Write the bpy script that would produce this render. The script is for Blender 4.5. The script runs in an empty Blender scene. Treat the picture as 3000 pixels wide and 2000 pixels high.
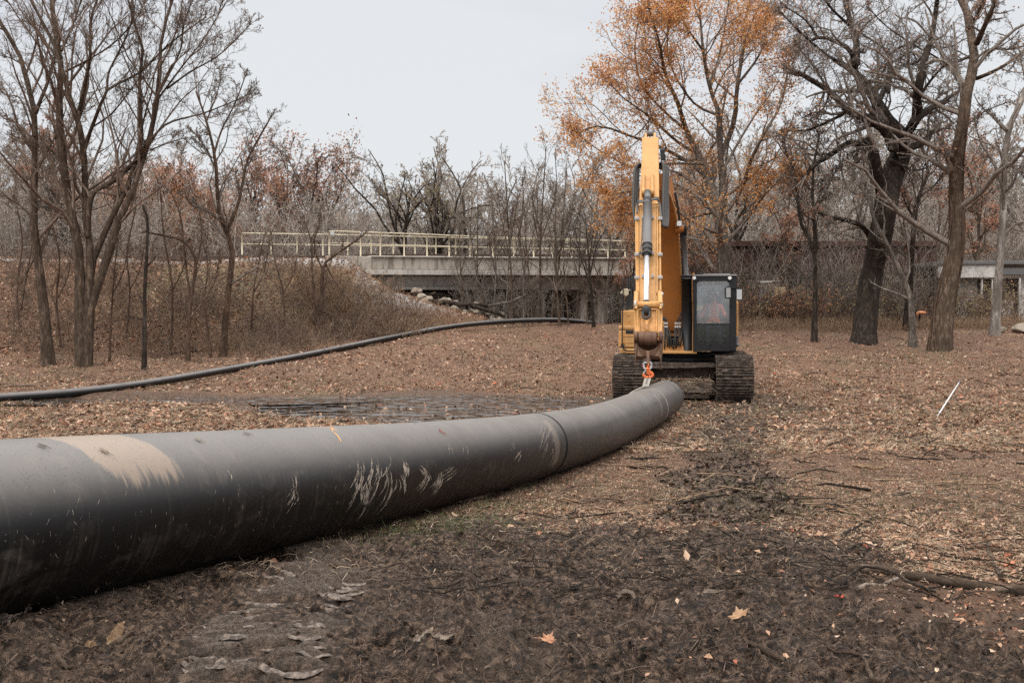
import bpy, math, numpy as np
from math import radians, sin, cos, pi, sqrt, atan2
from mathutils import Vector, Matrix
rng = np.random.default_rng(11)
sc = bpy.context.scene
COL = sc.collection
F = 2917.0; EYE = 1.9; PIT = math.atan(70 / F)
CAM = np.array([0, 0, EYE]); FW = np.array([0, cos(PIT), -sin(PIT)]); UPV = np.array([0, sin(PIT), cos(PIT)])

# ------------------------------------------------------------------ helpers
def ray(px, py):
    return FW + np.array([1.0, 0, 0]) * ((px - 1500) / F) + UPV * ((1000 - py) / F)
def at(px, py, Y):
    r = ray(px, py); return CAM + r * (Y / r[1])
def pj(P):
    d = np.asarray(P) - CAM; t = d @ FW
    return np.stack([1500 + F * d[..., 0] / t, 1000 - F * (d @ UPV) / t], -1)
def tag(o, label=None, cat=None, group=None, kind=None):
    if label: o['label'] = label
    if cat: o['category'] = cat
    if group: o['group'] = group
    if kind: o['kind'] = kind
    return o
def empty(name, loc=(0, 0, 0), rz=0, **k):
    o = bpy.data.objects.new(name, None); COL.objects.link(o); o.empty_display_size = .3
    o.location = loc; o.rotation_euler = (0, 0, rz); return tag(o, **k)
def unit(a):
    return a / (np.linalg.norm(a, axis=-1, keepdims=True) + 1e-12)

class MB:
    def __init__(s): s.V = []; s.Fc = []; s.n = 0
    def add(s, V, faces, mat=0, smooth=False):
        V = np.asarray(V, float).reshape(-1, 3)
        if isinstance(faces, np.ndarray): s.Fc.append((faces + s.n, mat, smooth))
        else:
            by = {}
            for f in faces: by.setdefault(len(f), []).append(f)
            for k, L in by.items(): s.Fc.append((np.array(L) + s.n, mat, smooth))
        s.V.append(V); s.n += len(V); return s
    def box(s, c, d, R=None, mat=0, top=None):
        """centre c, full size d; top=(sx,sy) scales the upper face"""
        sx, sy, sz = np.array(d) / 2.; t = top or (1, 1)
        P = np.array([[-sx, -sy, -sz], [sx, -sy, -sz], [sx, sy, -sz], [-sx, sy, -sz],
                      [-sx * t[0], -sy * t[1], sz], [sx * t[0], -sy * t[1], sz], [sx * t[0], sy * t[1], sz], [-sx * t[0], sy * t[1], sz]])
        if R is not None: P = P @ np.array(R).T
        return s.add(P + np.array(c), [(0, 3, 2, 1), (4, 5, 6, 7), (0, 1, 5, 4), (1, 2, 6, 5), (2, 3, 7, 6), (3, 0, 4, 7)], mat)
    def bb(s, a, b, mat=0):
        a = np.array(a, float); b = np.array(b, float); return s.box((a + b) / 2, np.abs(b - a), mat=mat)
    def hexa(s, P, mat=0):
        return s.add(P, [(0, 3, 2, 1), (4, 5, 6, 7), (0, 1, 5, 4), (1, 2, 6, 5), (2, 3, 7, 6), (3, 0, 4, 7)], mat)
    def prism(s, poly, vec, mat=0, smooth=False):
        P = np.array(poly, float); n = len(P); vec = np.array(vec, float)
        f = [tuple(range(n))[::-1], tuple(range(n, 2 * n))] + [(i, (i + 1) % n, n + (i + 1) % n, n + i) for i in range(n)]
        return s.add(np.vstack([P, P + vec]), f, mat, smooth)
    def tubes(s, P, R, k=6, mat=0, caps=False, smooth=True):
        """P [B,n,3] R [B,n]"""
        P = np.asarray(P, float); R = np.asarray(R, float)
        if P.ndim == 2: P = P[None]
        if R.ndim == 0: R = np.full(P.shape[:2], float(R))
        if R.ndim == 1:
            if len(R) != P.shape[1]: R = np.interp(np.linspace(0, 1, P.shape[1]), np.linspace(0, 1, len(R)), R)
            R = R[None]
        B, n, _ = P.shape
        T = np.gradient(P, axis=1); T = unit(T)
        m = unit(T.mean(1))
        ref = np.where(np.abs(m[:, 2:3]) > .8, np.array([[1., 0, 0]]), np.array([[0, 0, 1.]]))[:, None, :]
        a = unit(np.cross(T, np.broadcast_to(ref, T.shape))); b = np.cross(T, a)
        th = np.arange(k) / k * 2 * pi
        ring = P[:, :, None, :] + R[:, :, None, None] * (np.cos(th)[None, None, :, None] * a[:, :, None, :] + np.sin(th)[None, None, :, None] * b[:, :, None, :])
        V = ring.reshape(-1, 3)
        i = np.arange(n - 1)[:, None]; j = np.arange(k)[None, :]; j2 = (j + 1) % k
        q = np.stack([i * k + j, i * k + j2, (i + 1) * k + j2, (i + 1) * k + j], -1).reshape(-1, 4)
        q = (q[None] + (np.arange(B) * n * k)[:, None, None]).reshape(-1, 4)
        base = s.n
        s.add(V, q, mat, smooth)
        if caps:
            for bi in range(B):
                o = base + bi * n * k
                s.Fc.append((np.array([[o + k - 1 - x for x in range(k)]])[:, ::-1], mat, False))
                s.Fc.append((np.array([[o + (n - 1) * k + x for x in range(k)]])[:, ::-1], mat, False))
        return s
    def cyl(s, a, b, r, r2=None, k=20, mat=0):
        return s.tubes(np.array([[a, b]], float), np.array([[r, r if r2 is None else r2]]), k, mat, True)
    def hose(s, pts, r, k=8, mat=0, n=8):
        return s.tubes(smooth_line(pts, n), r, k, mat, True)
    def grid(s, G, mat=0, smooth=True, closed=False):
        n, m, _ = G.shape
        i = np.arange(n - 1)[:, None]; j = np.arange(m if closed else m - 1)[None]; j2 = (j + 1) % m
        return s.add(G.reshape(-1, 3), np.stack([i * m + j, i * m + j2, (i + 1) * m + j2, (i + 1) * m + j], -1).reshape(-1, 4), mat, smooth)
    def ball(s, c, r, mat=0, u=10, v=8, sc_=(1, 1, 1), jit=0):
        t = np.linspace(0.001, pi - .001, v)[:, None]; p = np.linspace(0, 2 * pi, u, endpoint=False)[None]
        G = np.stack([np.sin(t) * np.cos(p), np.sin(t) * np.sin(p), np.cos(t) + 0 * p], -1)
        if jit: G = G * (1 + jit * rng.uniform(-1, 1, G.shape[:2])[..., None])
        return s.grid(G * r * np.array(sc_) + np.array(c), mat, True, True)
    def build(s, name, mats, parent=None, bevel=0, mw=None, seg=2):
        if not isinstance(mats, (list, tuple)): mats = [mats]
        me = bpy.data.meshes.new(name)
        V = np.vstack(s.V) if s.V else np.zeros((0, 3))
        if parent is not None and mw is not None: V = V - np.array(mw)
        me.vertices.add(len(V)); me.vertices.foreach_set('co', V.astype(np.float32).ravel())
        lv = np.concatenate([f.ravel() for f, _, _ in s.Fc]); tot = np.concatenate([np.full(len(f), f.shape[1]) for f, _, _ in s.Fc])
        st = np.concatenate([[0], np.cumsum(tot)[:-1]])
        me.loops.add(len(lv)); me.loops.foreach_set('vertex_index', lv.astype(np.int32))
        me.polygons.add(len(tot)); me.polygons.foreach_set('loop_start', st.astype(np.int32)); me.polygons.foreach_set('loop_total', tot.astype(np.int32))
        me.polygons.foreach_set('material_index', np.concatenate([np.full(len(f), m) for f, m, _ in s.Fc]).astype(np.int32))
        me.polygons.foreach_set('use_smooth', np.concatenate([np.full(len(f), sm) for f, _, sm in s.Fc]))
        me.update(calc_edges=True); me.validate()
        for m in mats: me.materials.append(m)
        o = bpy.data.objects.new(name, me); COL.objects.link(o)
        if parent is not None: o.parent = parent
        if bevel:
            b = o.modifiers.new('bevel', 'BEVEL'); b.width = bevel; b.segments = seg; b.limit_method = 'ANGLE'; b.angle_limit = radians(40)
        return o
def smooth_line(pts, n=8):
    c = np.array(pts, float)
    if len(c) == 2: return np.linspace(c[0], c[1], 3)
    P = np.vstack([2 * c[0] - c[1], c, 2 * c[-1] - c[-2]]); L = len(c)
    s = np.linspace(0, L - 1, (L - 1) * n + 1); i = np.minimum(s.astype(int), L - 2); u = (s - i)[:, None]
    p0, p1, p2, p3 = P[i], P[i + 1], P[i + 2], P[i + 3]
    return .5 * ((2 * p1) + (-p0 + p2) * u + (2 * p0 - 5 * p1 + 4 * p2 - p3) * u * u + (-p0 + 3 * p1 - 3 * p2 + p3) * u ** 3)

# ------------------------------------------------------------------ numpy noise
_perm = np.random.default_rng(3).random((512, 512)).astype(np.float32)
def vn(x, y, seed=0):
    x = x + seed * 17.31; y = y + seed * 9.77
    xi = np.floor(x).astype(int); yi = np.floor(y).astype(int); fx = x - xi; fy = y - yi
    fx = fx * fx * fx * (fx * (fx * 6 - 15) + 10); fy = fy * fy * fy * (fy * (fy * 6 - 15) + 10)
    a = _perm[xi & 511, yi & 511]; b = _perm[(xi + 1) & 511, yi & 511]; c = _perm[xi & 511, (yi + 1) & 511]; d = _perm[(xi + 1) & 511, (yi + 1) & 511]
    return (a * (1 - fx) + b * fx) * (1 - fy) + (c * (1 - fx) + d * fx) * fy * 1.0
def fbm(x, y, o=4, seed=0, rid=False):
    t = 0; A = 1.; s = 0
    for k in range(o):
        v = vn(x * 2 ** k, y * 2 ** k, seed + k * 3)
        if rid: v = 1 - np.abs(2 * v - 1)
        t = t + v * A; s += A; A *= .5
    return t / s
def sstep(a, b, x):
    t = np.clip((x - a) / (b - a), 0, 1); return t * t * (3 - 2 * t)

# ------------------------------------------------------------------ terrain
_Yk = np.linspace(0, 90, 1801)
_G = np.interp(_Yk, [0, 3, 3.8, 5.8, 8.5, 11.2, 15, 18, 24, 28, 34, 40, 44, 60, 90], [.84, .80, .76, .58, .34, .18, .05, 0, 0, .24, .68, 1.30, 1.60, 1.72, 1.72])
_ker = np.hanning(41); _ker /= _ker.sum()
_G = np.convolve(np.pad(_G, 20, mode='edge'), _ker, 'valid')
def base(X, Y):
    return np.interp(Y, _Yk, _G)
def toe(X): return np.interp(X, [-60, -16, -11, -6.5, -3.5, 0], [30.5, 31.5, 34.0, 38.6, 41.2, 42.5])
def T(X, Y):
    X = np.asarray(X, float); Y = np.asarray(Y, float)
    g = base(X, Y)
    along = g + np.maximum(0, (Y - toe(X)) / (43.2 - toe(X))) ** 1.1 * (4.42 - g)
    end = np.interp(X, [-7.2, -6.2, -5.2, -3, -1.2, 0.6], [4.42, 3.7, 3.0, 2.35, 1.85, -1.0])
    bank = np.minimum(np.minimum(along, 4.42), end)
    bank = np.where(Y > 52, np.minimum(bank, 4.42 - (Y - 52) * .6), bank)
    creek = sstep(45.0, 47.5, Y) * sstep(-7, -4, X) * (1 - sstep(7, 9, X)) * 1.6
    h = np.maximum(g - creek, np.where(X < .6, bank, -5))
    h = h + (fbm(X * .25, Y * .25, 3, 5) - .5) * .25 * sstep(9, 20, Y) + (fbm(X * .8, Y * .8, 3, 9) - .5) * .16 * sstep(30, 36, Y)
    pd = (((X + 1.2) / 4.6) ** 2 + ((Y - 21.7) / 3.3) ** 2) + (fbm(X * .7, Y * .7, 3, 21) - .5) * 1.0
    pd2 = (((X + 8.0) / 3.6) ** 2 + ((Y - 23.2) / .9) ** 2) + (fbm(X * .7, Y * .9, 3, 27) - .5) * 1.2
    h = h - .12 * (1 - sstep(.5, 1.25, pd)) - .11 * (1 - sstep(.45, 1.15, pd2))
    h = h * 1.0
    # flat work area under the machine, slightly firmed
    m = np.exp(-(((X - 3.9) / 2.3) ** 4 + ((Y - 24) / 3.2) ** 4)); h = h * (1 - m) + 0 * m
    return h
def gp(px, py, dz=0.0, ymax=60):
    r = ray(px, py); Ys = np.exp(np.linspace(math.log(2.2), math.log(ymax), 1500)); P = CAM + r[None] * (Ys / r[1])[:, None]
    d = P[:, 2] - dz - T(P[:, 0], P[:, 1]); i = np.argmax(d < 0)
    if d[i] >= 0: i = len(Ys) - 1
    return P[i]

# pipe centre line (world)
PC = smooth_line([[-3.2, 1.4, 1.19], [-2.70, 2.2, 1.165], [-2.025, 3.559, 1.121], [-1.325, 5.568, 0.948], [-0.591, 7.775, 0.760], [0.236, 10.165, 0.59], [1.098, 12.777, 0.455], [1.973, 15.616, 0.403], [2.89, 18.665, 0.392]], 24)
PR = .33
# ------------------------------------------------------------------ materials
class NT:
    def __init__(s, name):
        s.m = bpy.data.materials.new(name); s.m.use_nodes = True; s.t = s.m.node_tree; s.t.nodes.clear()
        s.out = s.t.nodes.new('ShaderNodeOutputMaterial'); s.b = s.n('ShaderNodeBsdfPrincipled'); s.l(s.b.outputs[0], s.out.inputs[0])
    def n(s, ty, **k):
        o = s.t.nodes.new(ty)
        for a, v in k.items(): setattr(o, a, v)
        return o
    def l(s, a, b): s.t.links.new(a, b)
    def coord(s, kind='Object', scale=(1, 1, 1)):
        c = s.n('ShaderNodeTexCoord'); m = s.n('ShaderNodeMapping'); m.inputs['Scale'].default_value = scale; s.l(c.outputs[kind], m.inputs[0]); return m.outputs[0]
    def pos(s, scale=(1, 1, 1)):
        c = s.n('ShaderNodeNewGeometry'); m = s.n('ShaderNodeMapping'); m.inputs['Scale'].default_value = scale; s.l(c.outputs['Position'], m.inputs[0]); return m.outputs[0]
    def noise(s, vec, scale, detail=6, rough=.6, dist=0):
        o = s.n('ShaderNodeTexNoise'); o.inputs['Scale'].default_value = scale; o.inputs['Detail'].default_value = detail; o.inputs['Roughness'].default_value = rough
        o.inputs['Distortion'].default_value = dist
        if vec is not None: s.l(vec, o.inputs['Vector'])
        return o.outputs['Fac']
    def vor(s, vec, scale, feature='F1', out='Distance'):
        o = s.n('ShaderNodeTexVoronoi'); o.feature = feature; o.inputs['Scale'].default_value = scale; s.l(vec, o.inputs['Vector']); return o.outputs[out]
    def ramp(s, fac, stops, interp='LINEAR'):
        o = s.n('ShaderNodeValToRGB'); e = o.color_ramp.elements; o.color_ramp.interpolation = interp
        while len(e) < len(stops): e.new(.5)
        for i, (p, c) in enumerate(stops): e[i].position = p; e[i].color = (*c, 1) if len(c) == 3 else c
        s.l(fac, o.inputs[0]); return o.outputs[0]
    def mix(s, f, a, b, blend='MIX'):
        o = s.n('ShaderNodeMix', data_type='RGBA', blend_type=blend)
        for v, i in ((f, 0), (a, 6), (b, 7)):
            if isinstance(v, (int, float)): o.inputs[i].default_value = v
            elif isinstance(v, tuple): o.inputs[i].default_value = (*v, 1)
            else: s.l(v, o.inputs[i])
        return o.outputs[2]
    def math(s, op, a, b=0., c=None, clamp=False):
        o = s.n('ShaderNodeMath', operation=op, use_clamp=clamp)
        for i, v in enumerate((a, b, c)):
            if v is None: continue
            if isinstance(v, (int, float)): o.inputs[i].default_value = v
            else: s.l(v, o.inputs[i])
        return o.outputs[0]
    def rng_(s, v, a, b, c=0., d=1., smooth=False):
        o = s.n('ShaderNodeMapRange'); o.clamp = True
        if smooth: o.interpolation_type = 'SMOOTHSTEP'
        s.l(v, o.inputs[0])
        for i, x in enumerate((a, b, c, d)): o.inputs[i + 1].default_value = x
        return o.outputs[0]
    def bump(s, h, st=.5, dist=.02, prev=None):
        o = s.n('ShaderNodeBump'); o.inputs['Strength'].default_value = st; o.inputs['Distance'].default_value = dist; s.l(h, o.inputs['Height'])
        if prev is not None: s.l(prev, o.inputs['Normal'])
        return o.outputs[0]
    def set(s, color=None, rough=None, normal=None, metal=None, spec=None, **k):
        I = s.b.inputs
        for nm, v in (('Base Color', color), ('Roughness', rough), ('Normal', normal), ('Metallic', metal), ('Specular IOR Level', spec)):
            if v is None: continue
            if isinstance(v, tuple): I[nm].default_value = (*v, 1)
            elif isinstance(v, (int, float)): I[nm].default_value = v
            else: s.l(v, I[nm])
        for kk, v in k.items(): I[kk.replace('_', ' ')].default_value = v
        return s.m

def bark(name, c1, c2, sc_=1., spec=.15):
    t = NT(name); p = t.pos((1, 1, .22)); f = t.noise(p, 16 * sc_, 7, .75); g = t.noise(t.pos(), 1.3, 4); h = t.noise(t.pos((1, 1, .35)), 5, 5, .7)
    f = t.math('ADD', t.math('MULTIPLY', f, .6), t.math('MULTIPLY', h, .4)); col = t.ramp(f, [(.38, tuple(x * .55 for x in c1)), (.5, c1), (.6, c2)]); col = t.mix(t.rng_(g, .4, .65), col, t.mix(.5, col, tuple(x * .75 for x in c1)))
    return t.set(col, .9, t.bump(f, 1., .06), spec=spec)
def paint(name, c, rough=.45, dirt=.35, dcol=(.14, .10, .07), spec=.4):
    t = NT(name); p = t.pos(); f = t.noise(p, 3.2, 8, .7); g = t.noise(p, 28, 5, .7)
    m = t.math('MULTIPLY', t.rng_(f, .45, .75), t.rng_(g, .3, .7)); m = t.math('MULTIPLY', m, dirt * 2, clamp=True)
    col = t.mix(m, t.mix(t.rng_(t.noise(p, 1.1, 3), .3, .7), c, tuple(x * .88 for x in c)), dcol)
    return t.set(col, t.rng_(f, .3, .7, rough, rough + .2), t.bump(g, .12, .003), spec=spec)
def leafmat(name, stops, rough=.75, trans=True):
    t = NT(name); g = t.n('ShaderNodeNewGeometry'); col = t.ramp(g.outputs['Random Per Island'], stops)
    if name in ('litter', 'straw', 'wetleaf'): col = t.mix(t.rng_(t.noise(t.pos(), 1.1, 5, .7), .38, .58, .42, 0), col, (.09, .055, .038))
    m = t.set(col, rough, spec=.25)
    if trans:
        tr = t.n('ShaderNodeBsdfTranslucent'); t.l(col, tr.inputs[0]); mx = t.n('ShaderNodeMixShader'); mx.inputs[0].default_value = .35
        t.l(t.b.outputs[0], mx.inputs[1]); t.l(tr.outputs[0], mx.inputs[2]); t.l(mx.outputs[0], t.out.inputs[0])
    return m
M = {}
M['bark_brown'] = bark('bark_brown', (.07, .049, .035), (.20, .145, .108))
M['bark_tan'] = bark('bark_tan', (.09, .063, .045), (.22, .165, .125))
M['bark_grey'] = bark('bark_grey', (.11, .092, .077), (.28, .24, .205))
M['bark_dark'] = bark('bark_dark', (.032, .024, .019), (.10, .076, .06))
M['bark_pale'] = bark('bark_pale', (.22, .19, .165), (.48, .44, .40), .3)
M['bark_red'] = bark('bark_red', (.085, .055, .038), (.20, .13, .095))
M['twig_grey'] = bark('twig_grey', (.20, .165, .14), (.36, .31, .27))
M['twig_haze'] = bark('twig_haze', (.38, .325, .28), (.60, .53, .465))  # far twigs, paled to put distance haze into their colour
M['twig_dark'] = bark('twig_dark', (.09, .072, .06), (.18, .145, .12))
M['twig_brown'] = bark('twig_brown', (.17, .12, .092), (.32, .24, .19))
M['twig_tan'] = bark('twig_tan', (.30, .20, .13), (.52, .38, .26))
M['leaf_orange'] = leafmat('leaf_orange', [(0, (.36, .16, .07)), (.3, (.58, .26, .09)), (.6, (.72, .37, .13)), (.88, (.74, .48, .22)), (1, (.50, .18, .09))])
M['leaf_rust'] = leafmat('leaf_rust', [(0, (.24, .12, .085)), (.5, (.42, .22, .15)), (1, (.50, .30, .19))])
M['leaf_red'] = leafmat('leaf_red', [(0, (.30, .15, .10)), (.5, (.46, .24, .15)), (.85, (.52, .26, .13)), (1, (.56, .36, .22))])
M['leaf_olive'] = leafmat('leaf_olive', [(0, (.20, .15, .07)), (.6, (.36, .29, .15)), (1, (.44, .36, .20))])
M['leaf_green'] = leafmat('leaf_green', [(0, (.07, .09, .03)), (.6, (.14, .16, .07)), (1, (.26, .25, .13))])
M['litter'] = leafmat('litter', [(0, (.07, .036, .022)), (.22, (.22, .105, .062)), (.5, (.38, .205, .128)), (.75, (.48, .31, .205)), (.93, (.53, .39, .28)), (.975, (.56, .44, .34)), (.985, (.36, .10, .05)), (1, (.42, .12, .05))], .65, False)
M['straw'] = leafmat('straw', [(0, (.14, .095, .06)), (.4, (.32, .23, .15)), (.8, (.48, .37, .26)), (1, (.60, .50, .38))], .7, False)
M['wetleaf'] = leafmat('wetleaf', [(0, (.018, .012, .009)), (.5, (.055, .036, .026)), (.85, (.12, .082, .06)), (1, (.24, .17, .12))], .5, False)
M['chip'] = leafmat('chip', [(0, (.20, .12, .07)), (.5, (.45, .32, .2)), (1, (.66, .56, .42))], .7, False)
M['yellow'] = paint('yellow_paint', (.57, .30, .10), .42, .40)
M['yellow_dirty'] = paint('worn_yellow_paint', (.62, .31, .10), .5, .9, (.10, .055, .03))
M['rust'] = paint('rusty_brown_steel', (.16, .085, .05), .6, .8, (.05, .03, .022))
M['boom_shaded'] = paint('shaded_yellow_paint', (.42, .15, .03), .45, .2)  # the yellow paint with the shade of the boom's underside put into its colour
M['black'] = paint('black_paint', (.012, .012, .013), .35, .15, (.05, .04, .035))
M['rubber'] = paint('hose_rubber', (.035, .034, .033), .55, .5, (.10, .085, .07))
M['greysteel'] = paint('grey_steel', (.13, .13, .133), .42, .25)
M['zinc'] = paint('zinc_fittings', (.50, .50, .50), .35, .3)
def _s(name, c, r, me=0, spec=.5):
    return NT(name).set(c, r, metal=me, spec=spec)
M['chrome'] = _s('chrome_rod', (.85, .87, .90), .22, .6)
M['white'] = paint('weathered_white', (.58, .56, .53), .7, .9, (.22, .19, .16))
M['lens'] = _s('lamp_lens', (.75, .75, .72), .15)
M['orange'] = paint('orange_enamel', (.72, .17, .05), .4, .2)
M['sling'] = paint('grey_webbing', (.30, .275, .24), .85, .5)
M['vest'] = _s('orange_vest', (.85, .22, .07), .8)
M['vest'] = _s('orange_vest', (.9, .2, .05), .8)
M['skin'] = _s('skin', (.42, .25, .18), .6)
M['denim'] = _s('denim', (.05, .07, .11), .9)
M['helmet'] = _s('white_helmet', (.72, .72, .70), .4)
M['hair'] = _s('hair', (.03, .02, .015), .8)
M['seat'] = _s('seat_vinyl', (.05, .05, .05), .7)
M['interior'] = _s('cab_interior', (.22, .225, .225), .8)
M['railyellow'] = paint('pale_yellow_railing', (.60, .53, .385), .6, .5, (.25, .2, .15))
M['railsteel'] = _s('rusty_rail', (.075, .048, .036), .6)
M['wood'] = bark('fresh_wood', (.42, .30, .19), (.66, .54, .40), .5)
def mud_metal():
    t = NT('muddy_track_steel'); p = t.pos(); f = t.noise(p, 7, 8, .7); g = t.noise(p, 40, 6, .75)
    x = t.math('ADD', t.math('MULTIPLY', f, .6), t.math('MULTIPLY', g, .4))
    col = t.ramp(x, [(.36, (.018, .014, .011)), (.48, (.06, .043, .032)), (.56, (.125, .09, .068)), (.68, (.26, .195, .145))])
    return t.set(col, t.rng_(g, .3, .7, .35, .8), t.bump(x, 1., .05), spec=.4)
M['mudsteel'] = mud_metal()
def glassm(name, refl, dust_sheen, tint=(.8, .85, .85)):
    t = NT(name); tr = t.n('ShaderNodeBsdfTransparent'); tr.inputs[0].default_value = (*tint, 1)
    gl = t.n('ShaderNodeBsdfGlossy'); gl.inputs['Roughness'].default_value = .04; gl.inputs[0].default_value = (.9, .95, .97, 1)
    df = t.n('ShaderNodeBsdfDiffuse'); df.inputs[0].default_value = (.55, .56, .55, 1)  # pale film: some dust, with the sky's reflection put in as colour
    a = t.n('ShaderNodeMixShader'); b = t.n('ShaderNodeMixShader')
    t.l(t.math('MULTIPLY', t.rng_(t.noise(t.pos(), 3, 4), .3, .7, .6, 1.2), dust_sheen), a.inputs[0]); t.l(tr.outputs[0], a.inputs[1]); t.l(df.outputs[0], a.inputs[2])
    b.inputs[0].default_value = refl; t.l(a.outputs[0], b.inputs[1]); t.l(gl.outputs[0], b.inputs[2]); t.l(b.outputs[0], t.out.inputs[0]); return t.m
M['glass'] = glassm('hazy_windshield', .10, .10, (1, 1, 1)); M['glass2'] = glassm('dark_glass', .07, .03, (.5, .6, .6))
M['mirror'] = _s('mirror', (.8, .8, .8), .08, 1)
def concrete(name, c, stain=.6):
    t = NT(name); p = t.pos(); f = t.noise(p, .9, 6, .65); g = t.noise(t.pos((1, 1, .15)), 3.5, 6, .7); h = t.noise(p, 18, 6)
    col = t.mix(t.rng_(f, .3, .7), c, tuple(x * .78 for x in c)); col = t.mix(t.math('MULTIPLY', t.rng_(g, .50, .62), stain), col, (.10, .075, .055))
    return t.set(col, .9, t.bump(h, .4, .01), spec=.2)
M['concrete'] = concrete('stained_concrete', (.42, .38, .33), .7); M['concrete_clean'] = concrete('pale_concrete_beam', (.52, .49, .45), .35)
M['concrete_shaded'] = concrete('shaded_concrete', (.12, .105, .09), .6)  # concrete darkened to carry the shade beneath the bridge
M['stone'] = concrete('riprap_stone', (.34, .29, .235), .5)
M['girder'] = paint('rust_brown_girder', (.075, .04, .032), .7, .7, (.03, .02, .018), .2)

def ground_mat():
    t = NT('ground_soil_and_litter'); p = t.pos(); z = t.n('ShaderNodeVertexColor'); z.layer_name = 'zone'
    sp = t.n('ShaderNodeSeparateColor'); t.l(z.outputs[0], sp.inputs[0]); mudm, green, gravel = sp.outputs[0], sp.outputs[1], sp.outputs[2]
    n1 = t.noise(p, 30, 8, .75, .6); n2 = t.noise(p, 6, 6, .65); n3 = t.noise(p, 95, 5, .7); n4 = t.noise(t.pos((1, .45, 1)), 55, 6, .7, 1.2); n5 = t.noise(p, .55, 4)
    leaf = t.ramp(n4, [(.37, (.03, .016, .010)), (.44, (.15, .076, .047)), (.50, (.32, .172, .108)), (.57, (.46, .285, .19)), (.66, (.64, .48, .36))])
    leaf = t.mix(.38, t.mix(t.rng_(n2, .35, .65), leaf, t.mix(.55, leaf, (.21, .12, .078))), (.06, .036, .025))
    n6 = t.noise(t.pos((1, .5, 1)), 14, 5, .7, .8); leaf = t.mix(t.rng_(n6, .36, .62), t.mix(.65, leaf, (.085, .05, .033)), leaf)
    leaf = t.mix(t.rng_(n5, .42, .62), leaf, t.mix(.18, leaf, (.36, .22, .135)))
    mud = t.ramp(n1, [(.41, (.006, .0036, .0022)), (.465, (.036, .0215, .0135)), (.53, (.105, .066, .044)), (.59, (.25, .17, .12))])
    mud = t.mix(t.rng_(n2, .48, .68), mud, t.mix(.42, mud, (.13, .094, .07)))
    fl = t.noise(t.pos((1, .6, 1)), 1.7, 5, .65); mud = t.mix(t.math('MULTIPLY', t.rng_(fl, .53, .62), .38), mud, t.mix(t.rng_(n3, .4, .6), (.085, .062, .047), (.15, .113, .088)))
    mud = t.mix(z.outputs['Alpha'], mud, t.mix(t.rng_(n3, .42, .58), (.10, .076, .06), (.24, .19, .155)))
    col = t.mix(mudm, leaf, mud)
    gr = t.ramp(n1, [(.3, (.06, .065, .03)), (.5, (.15, .15, .08)), (.7, (.28, .25, .15))]); col = t.mix(t.math('MULTIPLY', green, t.rng_(n2, .35, .6)), col, gr)
    st = t.ramp(t.vor(p, 16, out='Color'), [(.1, (.22, .20, .19)), (.5, (.38, .36, .34)), (.9, (.52, .50, .48))]); col = t.mix(gravel, col, st)
    rough = t.mix(mudm, (.85,) * 3, t.ramp(n2, [(.42, (.42,) * 3), (.56, (.75,) * 3)]))
    h = t.math('ADD', t.math('MULTIPLY', n1, .9), t.math('MULTIPLY', n3, .4)); 
    return t.set(col, rough, t.bump(h, 1., .06), spec=.25)
M['ground'] = ground_mat()
def water():
    t = NT('puddle_water'); p = t.pos(); return t.set((.030, .022, .016), .03, t.bump(t.noise(t.pos((1.0, 1.0, 1)), 2.4, 2, .4), 1., .15), spec=.8)
M['water'] = water()
# ------------------------------------------------------------------ camera, world, light
cam = bpy.data.cameras.new('camera'); co = bpy.data.objects.new('camera', cam); COL.objects.link(co); sc.camera = co
cam.sensor_width = 36; cam.lens = F / 3000 * 36; cam.clip_end = 2000; cam.clip_start = .05
co.location = CAM; co.rotation_euler = (pi / 2 - PIT, 0, 0)
W = bpy.data.worlds.new('World'); sc.world = W; W.use_nodes = True; wt = W.node_tree; wt.nodes.clear()
SUN_EL, SUN_ROT = radians(48), radians(205)
def wn(ty, **k):
    o = wt.nodes.new(ty)
    for a, v in k.items(): setattr(o, a, v)
    return o
bg = wn('ShaderNodeBackground'); wo = wn('ShaderNodeOutputWorld'); wt.links.new(bg.outputs[0], wo.inputs[0])
sky = wn('ShaderNodeTexSky'); sky.sky_type = 'NISHITA'; sky.sun_disc = False; sky.sun_elevation = SUN_EL; sky.sun_rotation = SUN_ROT
tc = wn('ShaderNodeTexCoord'); mp = wn('ShaderNodeMapping'); mp.inputs['Scale'].default_value = (1, 1, 3.2); wt.links.new(tc.outputs['Generated'], mp.inputs[0])
nz = wn('ShaderNodeTexNoise'); nz.inputs['Scale'].default_value = 1.7; nz.inputs['Detail'].default_value = 5; nz.inputs['Roughness'].default_value = .45; wt.links.new(mp.outputs[0], nz.inputs['Vector'])
cr = wn('ShaderNodeValToRGB'); e = cr.color_ramp.elements; e[0].position = .38; e[0].color = (6.75, 7.0, 7.75, 1); e[1].position = .60; e[1].color = (8.1, 8.35, 8.55, 1); wt.links.new(nz.outputs['Fac'], cr.inputs[0])
sx = wn('ShaderNodeSeparateXYZ'); wt.links.new(tc.outputs['Generated'], sx.inputs[0])
mr = wn('ShaderNodeMapRange'); mr.inputs[1].default_value = .30; mr.inputs[2].default_value = 1.; mr.inputs[3].default_value = 1.; mr.inputs[4].default_value = 4.5; wt.links.new(sx.outputs[2], mr.inputs[0])
mul = wn('ShaderNodeVectorMath', operation='SCALE'); wt.links.new(cr.outputs[0], mul.inputs[0]); wt.links.new(mr.outputs[0], mul.inputs[3])
wm = wn('ShaderNodeMapRange'); wm.inputs[1].default_value = .3; wm.inputs[2].default_value = .8; wt.links.new(sx.outputs[2], wm.inputs[0])
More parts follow.
